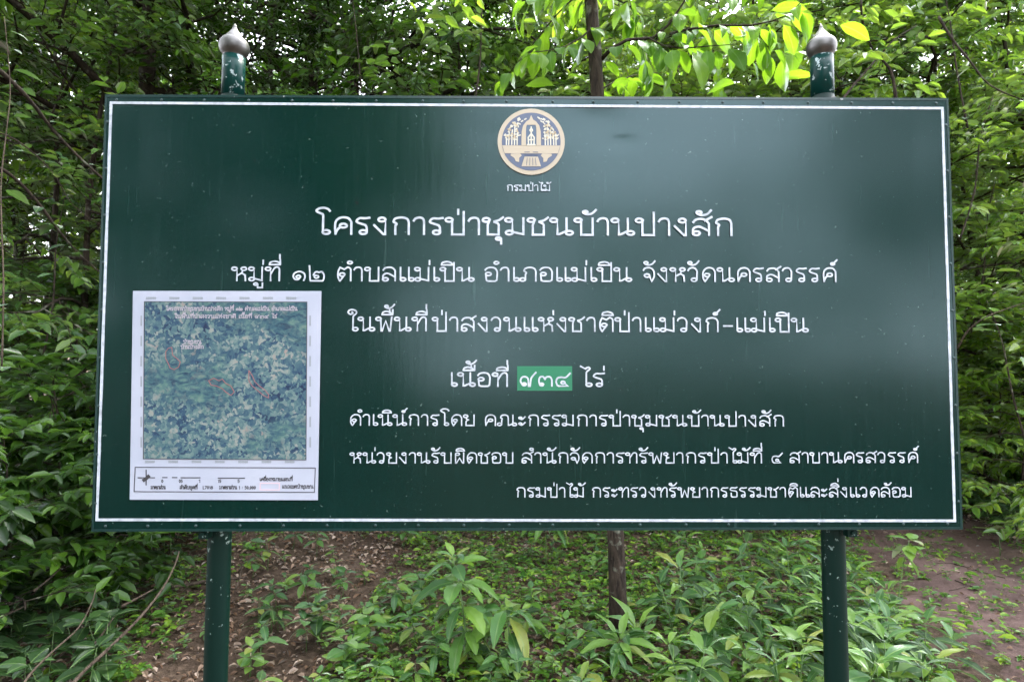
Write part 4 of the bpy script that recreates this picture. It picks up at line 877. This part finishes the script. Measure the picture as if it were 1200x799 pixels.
ORD = 'first second third fourth fifth sixth seventh eighth ninth tenth eleventh twelfth thirteenth fourteenth fifteenth sixteenth seventeenth eighteenth nineteenth twentieth'.split() + ['twenty-'+q for q in 'first second third fourth fifth sixth seventh eighth ninth'.split()] + ['thirtieth']
def scatter(kind, label, group, n, x0, x1, y0, y1, s0=.8, s1=1.25, mind=14, dens=lambda px, py: 1, az=None):
    pts = []; objs = []
    for _ in range(n*30):
        px, py = rs.uniform(x0, x1), rs.uniform(y0, y1)
        if rs.random() > dens(px, py) or any(math.hypot(px-a, (py-b_)*1.6) < mind for a, b_ in pts): continue
        p = gp(px, py)
        if on_path(p.x, p.y, -.05): continue
        pts.append((px, py)); pr = rs.choice(PR[kind]); first = pr not in uses
        o = pr if first else copy_tree(pr); uses[pr] = 1
        o.location = p; o.rotation_euler = (rs.uniform(-.12, .12), rs.uniform(-.12, .12), rs.uniform(0, 6.28) if az is None else az+rs.uniform(-.6, .6)); k = rs.uniform(s0, s1); o.scale = (k, k, k)
        o['group'] = group; objs.append((px, py, k, o))
        if len(pts) >= n: break
    ys = sorted(q[1] for q in objs); lo, hi = ys[len(ys)//3], ys[2*len(ys)//3]
    for nm, sel in (('back', [q for q in objs if q[1] <= lo]), ('middle', [q for q in objs if lo < q[1] <= hi]), ('front', [q for q in objs if q[1] > hi])):
        for i, q in enumerate(sorted(sel, key=lambda q: q[0])): q[3]['label'] = '%s, %s row, %s from the left' % (label, nm, ORD[i])
scatter('lance', 'narrow-leaved plant left of the right post', 'narrow-leaved plants by the right post', 42, 790, 1000, 632, 840, .8, 1.45, 15)
scatter('elm', 'broad-leaved plant left of the right post', 'broad-leaved plants by the right post', 12, 800, 1000, 632, 840, .8, 1.2, 26)
scatter('lance', 'narrow-leaved plant leaning over the path', 'plants leaning over the path', 26, 985, 1110, 670, 850, .9, 1.5, 12, dens=lambda px, py: 1 if py > 690+(px-985)*.9 else 0)
scatter('elm', 'toothed-leaved plant under the board', 'toothed-leaved plants under the board', 20, 560, 900, 632, 840, .7, 1.15, 26)
scatter('oval', 'oval-leaved seedling on the litter', 'oval-leaved seedlings below the board', 70, 285, 800, 632, 840, .6, 1.35, 18)
scatter('elm', 'pointed-leaved plant left of centre', 'pointed-leaved plants left of centre', 27, 285, 520, 635, 840, .6, 1.1, 21)
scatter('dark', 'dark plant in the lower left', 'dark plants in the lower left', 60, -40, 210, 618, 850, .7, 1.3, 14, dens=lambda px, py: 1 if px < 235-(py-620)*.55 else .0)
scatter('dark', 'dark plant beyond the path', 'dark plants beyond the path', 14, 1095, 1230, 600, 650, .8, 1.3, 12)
scatter('oval', 'tiny seedling by the left post', 'seedlings by the left post', 8, 170, 245, 640, 780, .5, .9, 22)

# the tree behind the board, with big leaves on low branches
tb = gp(725, 742)
ct = thing('broad_leaved_tree', 'slim dark-barked tree behind the middle of the board with big bright leaves', 'tree', tb)
DT = tb.y-CAM.y
def tp_(px, py, dd=0): return at(px, py, DT+dd) - tb
pts = [Vector((0, 0, -.15)), tp_(724, 700), tp_(722, 640), tp_(716, 500), tp_(710, 350), tp_(704, 200), tp_(700, 110), tp_(697, 60), tp_(693, 10), tp_(688, -60), tp_(684, -200), tp_(690, -420), tp_(700, -700)]
g = Geo(); g.tube(pts, [.062, .052, .049, .046, .044, .042, .041, .041, .040, .036, .030, .022, .010], 14)
link('trunk', g.mesh('trunk'), M['bark_mid'], ct)
limbs = [
 ([tp_(703, 72), tp_(716, 58, -.05), tp_(735, 47, -.1), tp_(765, 45, -.15), tp_(783, 30, -.2), tp_(800, 5, -.25), tp_(825, -40, -.3)], .013),
 ([tp_(760, 45, -.14), tp_(778, 54, -.2), tp_(800, 57, -.25), tp_(835, 54, -.35), tp_(866, 52, -.4)], .006),
 ([tp_(785, 40, -.2), tp_(805, 35, -.25), tp_(840, 30, -.35), tp_(880, 30, -.45), tp_(905, 25, -.5), tp_(928, 15, -.55), tp_(945, -5, -.6)], .008),
 ([tp_(698, 30), tp_(680, 45, -.1), tp_(662, 55, -.2), tp_(640, 60, -.3), tp_(618, 62, -.35)], .006),
 ([tp_(692, -5), tp_(670, -15, -.1), tp_(640, -10, -.2), tp_(612, 2, -.3)], .008),
 ([tp_(690, -30), tp_(730, -40, .1), tp_(790, -45, .3), tp_(850, -30, .4), tp_(905, -10, .5)], .010),
 ([tp_(688, -60), tp_(740, -80, -.2), tp_(820, -95, -.3), tp_(900, -90, -.4), tp_(990, -60, -.5)], .010),
 ([tp_(700, 108), tp_(720, 96, .15), tp_(745, 88, .3), tp_(775, 85, .45)], .006),
 ([tp_(790, -45, .3), tp_(815, 0, .35), tp_(830, 50, .4), tp_(845, 100, .4)], .004),
 ([tp_(880, 30, -.45), tp_(900, 55, -.45), tp_(925, 65, -.4)], .003),
 ([tp_(735, -10, 0), tp_(745, 25, .1), tp_(760, 90, .1)], .003),
 ([tp_(690, -20), tp_(650, 20, .2), tp_(610, 70, .3), tp_(585, 100, .3)], .006),
]
for pts_, r0 in limbs:
    g = Geo(); g.tube(pts_, [r0*(1-.7*i/(len(pts_)-1)) for i in range(len(pts_))], 7); link('limb', g.mesh('limb'), M['bark'], ct)
cnt = 0
for li, (pts_, r0) in enumerate(limbs):
    if li == 0: ks = 9
    else: ks = {1: 16, 2: 22, 3: 18, 4: 18, 5: 26, 6: 20, 7: 18, 8: 22, 9: 12, 10: 16, 11: 18}[li]
    for k in range(ks):
        t = (k+rs.random())/ks*(len(pts_)-1); i = min(int(t), len(pts_)-2); p = pts_[i].lerp(pts_[i+1], t-i)
        dd = (pts_[i+1]-pts_[i]).normalized(); side = dd.cross(Vector((0, 0, 1)))*(1 if k % 2 else -1)
        d = (dd*rs.uniform(.1, .8)+side*rs.uniform(.4, 1.0)+Vector((0, 0, rs.uniform(-1.1, .05)))).normalized(); L = rs.uniform(.09, .18)
        q = p+d*rs.uniform(.015, .05)
        add_leaf(ct, rs.choice(['broad', 'broad', 'broad2']), q, d, L, rs.uniform(-.5, .5)); cnt += 1
# bigger single leaves that stand out
for px, py, L, dx, dy, dz in ((782, 62, .24, .15, -.1, -1), (812, 62, .22, .3, -.3, -.9), (925, 42, .24, .1, -.2, -1), (985, 30, .20, .9, -.1, -.35), (870, 60, .23, .5, -.3, -.8), (858, 14, .26, -.1, .1, 1),
                              (648, 100, .17, -.9, -.3, .05), (665, 88, .16, .8, -.2, -.2), (630, 55, .16, -.8, -.2, -.4), (860, 98, .20, -.9, -.2, -.2), (905, 98, .22, .9, -.3, .3), (620, 8, .2, -.4, 0, -.9), (640, 12, .22, .5, -.2, -.8), (905, 12, .2, .9, -.2, .1), (780, 95, .16, .1, -.2, -.9)):
    add_leaf(ct, 'broad', tp_(px, py, rs.uniform(-.45, .1)), (dx, dy, dz), L, rs.uniform(-.3, .3))
# the far part of its crown, above the picture
O = np.array([tuple(pts[-1-(i % 3)] + Vector((rs.uniform(-1.3, 1.3), rs.uniform(-.6, 1.6), rs.uniform(-.9, .8)))) for i in range(420)]); n = len(O)
a = rng.uniform(0, 6.28, n*4); V, Q = leaves(np.repeat(O, 4, 0)+rng.normal(0, .09, (n*4, 3)), np.stack([np.cos(a), np.sin(a), rng.normal(-.3, .4, n*4)], 1), np.stack([rng.normal(0, .3, n*4), rng.normal(0, .3, n*4), np.ones(n*4)], 1), rng.uniform(.08, .17, n*4), .5)
tag(link('crown', mesh_np('crown', V, Q), M['leaf_light'], ct), kind='stuff')

# bare sticks, vines and branches
def stick(name, label, cat, pix, d0, d1, rad, mat='twig', ends=None, leafk=None, nleaf=0, grp=None):
    n = len(pix); P = [at(px, py, d0+(d1-d0)*i/(n-1)) for i, (px, py) in enumerate(pix)]; o0 = P[0].copy()
    r = thing(name, label, cat, o0, 0, grp); P = [p-o0 for p in P]
    Ps = []                              # smooth it
    for i in range(n-1):
        for k in range(4):
            s = k/4; a, b, c, d = P[max(i-1, 0)], P[i], P[i+1], P[min(i+2, n-1)]
            Ps.append(.5*((2*b)+(c-a)*s+(2*a-5*b+4*c-d)*s*s+(3*b-a-3*c+d)*s**3))
    Ps.append(P[-1]); m = len(Ps); g = Geo(); g.tube(Ps, [rad*(1-.6*i/(m-1))*(1+.12*math.sin(i*2.1)) for i in range(m)], 7); link('bark_stem', g.mesh('bark_stem'), M[mat], r)
    for k in range(nleaf):
        i = rs.randrange(m); d = dirv(rs.uniform(0, 6.28), rs.uniform(-.5, .3)); add_leaf(r, leafk, Ps[i]+d*.02, d, rs.uniform(.07, .12), rs.uniform(-.3, .3))
    return r
def gd(px, py): return gp(px, py).y-CAM.y
stick('dead_stick', 'long bare stick rising to the right, left of the left post', 'stick', [(70, 830), (90, 795), (130, 757), (165, 722), (190, 690), (204, 664), (210, 646)], 2.5, 3.3, .009)
stick('dead_stick', 'thin dark stick curving through the leaves in the lower left corner', 'stick', [(10, 830), (35, 790), (65, 760), (92, 735), (108, 705), (112, 690)], 2.3, 2.9, .005)
stick('cut_stick', 'short pale broken stick left of the left post', 'stick', [(143, 710), (160, 701), (180, 690)], 3.1, 3.3, .008)
stick('fallen_branch', 'weathered branch lying across behind the left post', 'branch', [(180, 690), (215, 686), (245, 680), (290, 676)], gd(200, 697), gd(250, 690), .016)
stick('dead_stick', 'thin pale stick standing in the leaves at far lower left', 'stick', [(40, 692), (55, 680), (75, 662)], 3.0, 3.2, .006)
stick('dead_stick', 'thin pale stick slanting just left of the long bare stick', 'stick', [(100, 765), (118, 745), (135, 720)], 2.8, 3.0, .006)
for i_, (x_, y_, h_, t_) in enumerate(((60, 330, 90, 10), (95, 420, 70, -14), (20, 400, 110, 6), (1150, 300, 90, 12), (1185, 440, 80, -18), (1140, 200, 80, 15), (75, 60, 90, 20), (420, 60, 90, -8), (560, 50, 100, 9), (1120, 60, 90, -14))):
    stick('bare_sapling_stem', ['thin bare stem among the leaves, ', 'slender leaning stem among the leaves, '][t_ < 0] + ['left of the board at mid height', 'left of the board below mid height', 'far left edge', 'right of the board, upper half', 'right of the board, lower half', 'right of the upper right corner', 'upper left corner', 'above the board right of left finial', 'above the board left of the trunk', 'above the upper right corner'][i_], 'stem',
          [(x_-t_, y_+h_), (x_+2, y_+h_*.3), (x_+t_*.6, y_-h_*.5), (x_+t_*1.6, y_-h_*1.1)], 4.3+.25*(i_ % 4), 4.5+.25*(i_ % 4), .008, 'bark', leafk=['oval', 'ovald'][i_ % 2], nleaf=5)
stick('dead_stick', 'short upright pale twig just right of the left post', 'stick', [(276, 690), (281, 676), (284, 662)], 4.0, 4.1, .006)
stick('slanting_branch', 'thick dark branch slanting down behind the upper left of the board', 'branch', [(-30, 60), (5, 88), (35, 118), (60, 150), (90, 182), (130, 218)], 2.9, 3.6, .014, 'bark', leafk='ovald', nleaf=10)
stick('slanting_branch', 'thinner dark branch arching down left of the board at mid height', 'branch', [(-30, 190), (5, 200), (40, 232), (70, 272), (95, 300), (130, 330)], 3.2, 3.9, .011, 'bark', leafk='ovald', nleaf=12)
stick('slanting_branch', 'fine dark twig crossing the branches left of the board', 'branch', [(-20, 150), (20, 165), (60, 200), (85, 240), (120, 265)], 3.6, 4.0, .006, 'bark', leafk='oval', nleaf=8)
stick('hanging_vine', 'thin upright woody vine at the far left edge', 'vine', [(2, 430), (4, 330), (1, 220), (8, 150), (12, 100), (5, 20)], 2.7, 2.9, .004, 'twig', leafk='ovald', nleaf=9)
stick('pale_twig', 'pale forked twig right of the board at mid height', 'twig', [(1122, 408), (1134, 388), (1155, 372), (1180, 362), (1215, 350)], 3.3, 3.0, .005, 'twig', leafk='oval', nleaf=4)
stick('slanting_branch', 'dark branch forking right of the right finial', 'branch', [(985, 120), (1002, 98), (1020, 78), (1034, 62), (1050, 45), (1075, 30)], 4.2, 4.5, .010, 'bark', leafk='ovald', nleaf=6)
stick('slanting_branch', 'dark crooked stem above the board edge, right of the right finial', 'branch', [(1050, 130), (1049, 108), (1044, 84), (1034, 70), (1031, 62)], 4.3, 4.3, .014, 'bark')
stick('slanting_branch', 'dark branch hanging from the top edge, right of the right finial', 'branch', [(1012, -30), (1009, 5), (1013, 35), (1024, 60)], 4.2, 4.4, .011, 'bark', leafk='ovald', nleaf=6)
stick('slanting_branch', 'dark branch sloping through the leaves in the upper right corner', 'branch', [(1100, 20), (1115, 45), (1135, 70), (1160, 100), (1200, 118)], 4.2, 4.0, .010, 'bark', leafk='oval', nleaf=8)
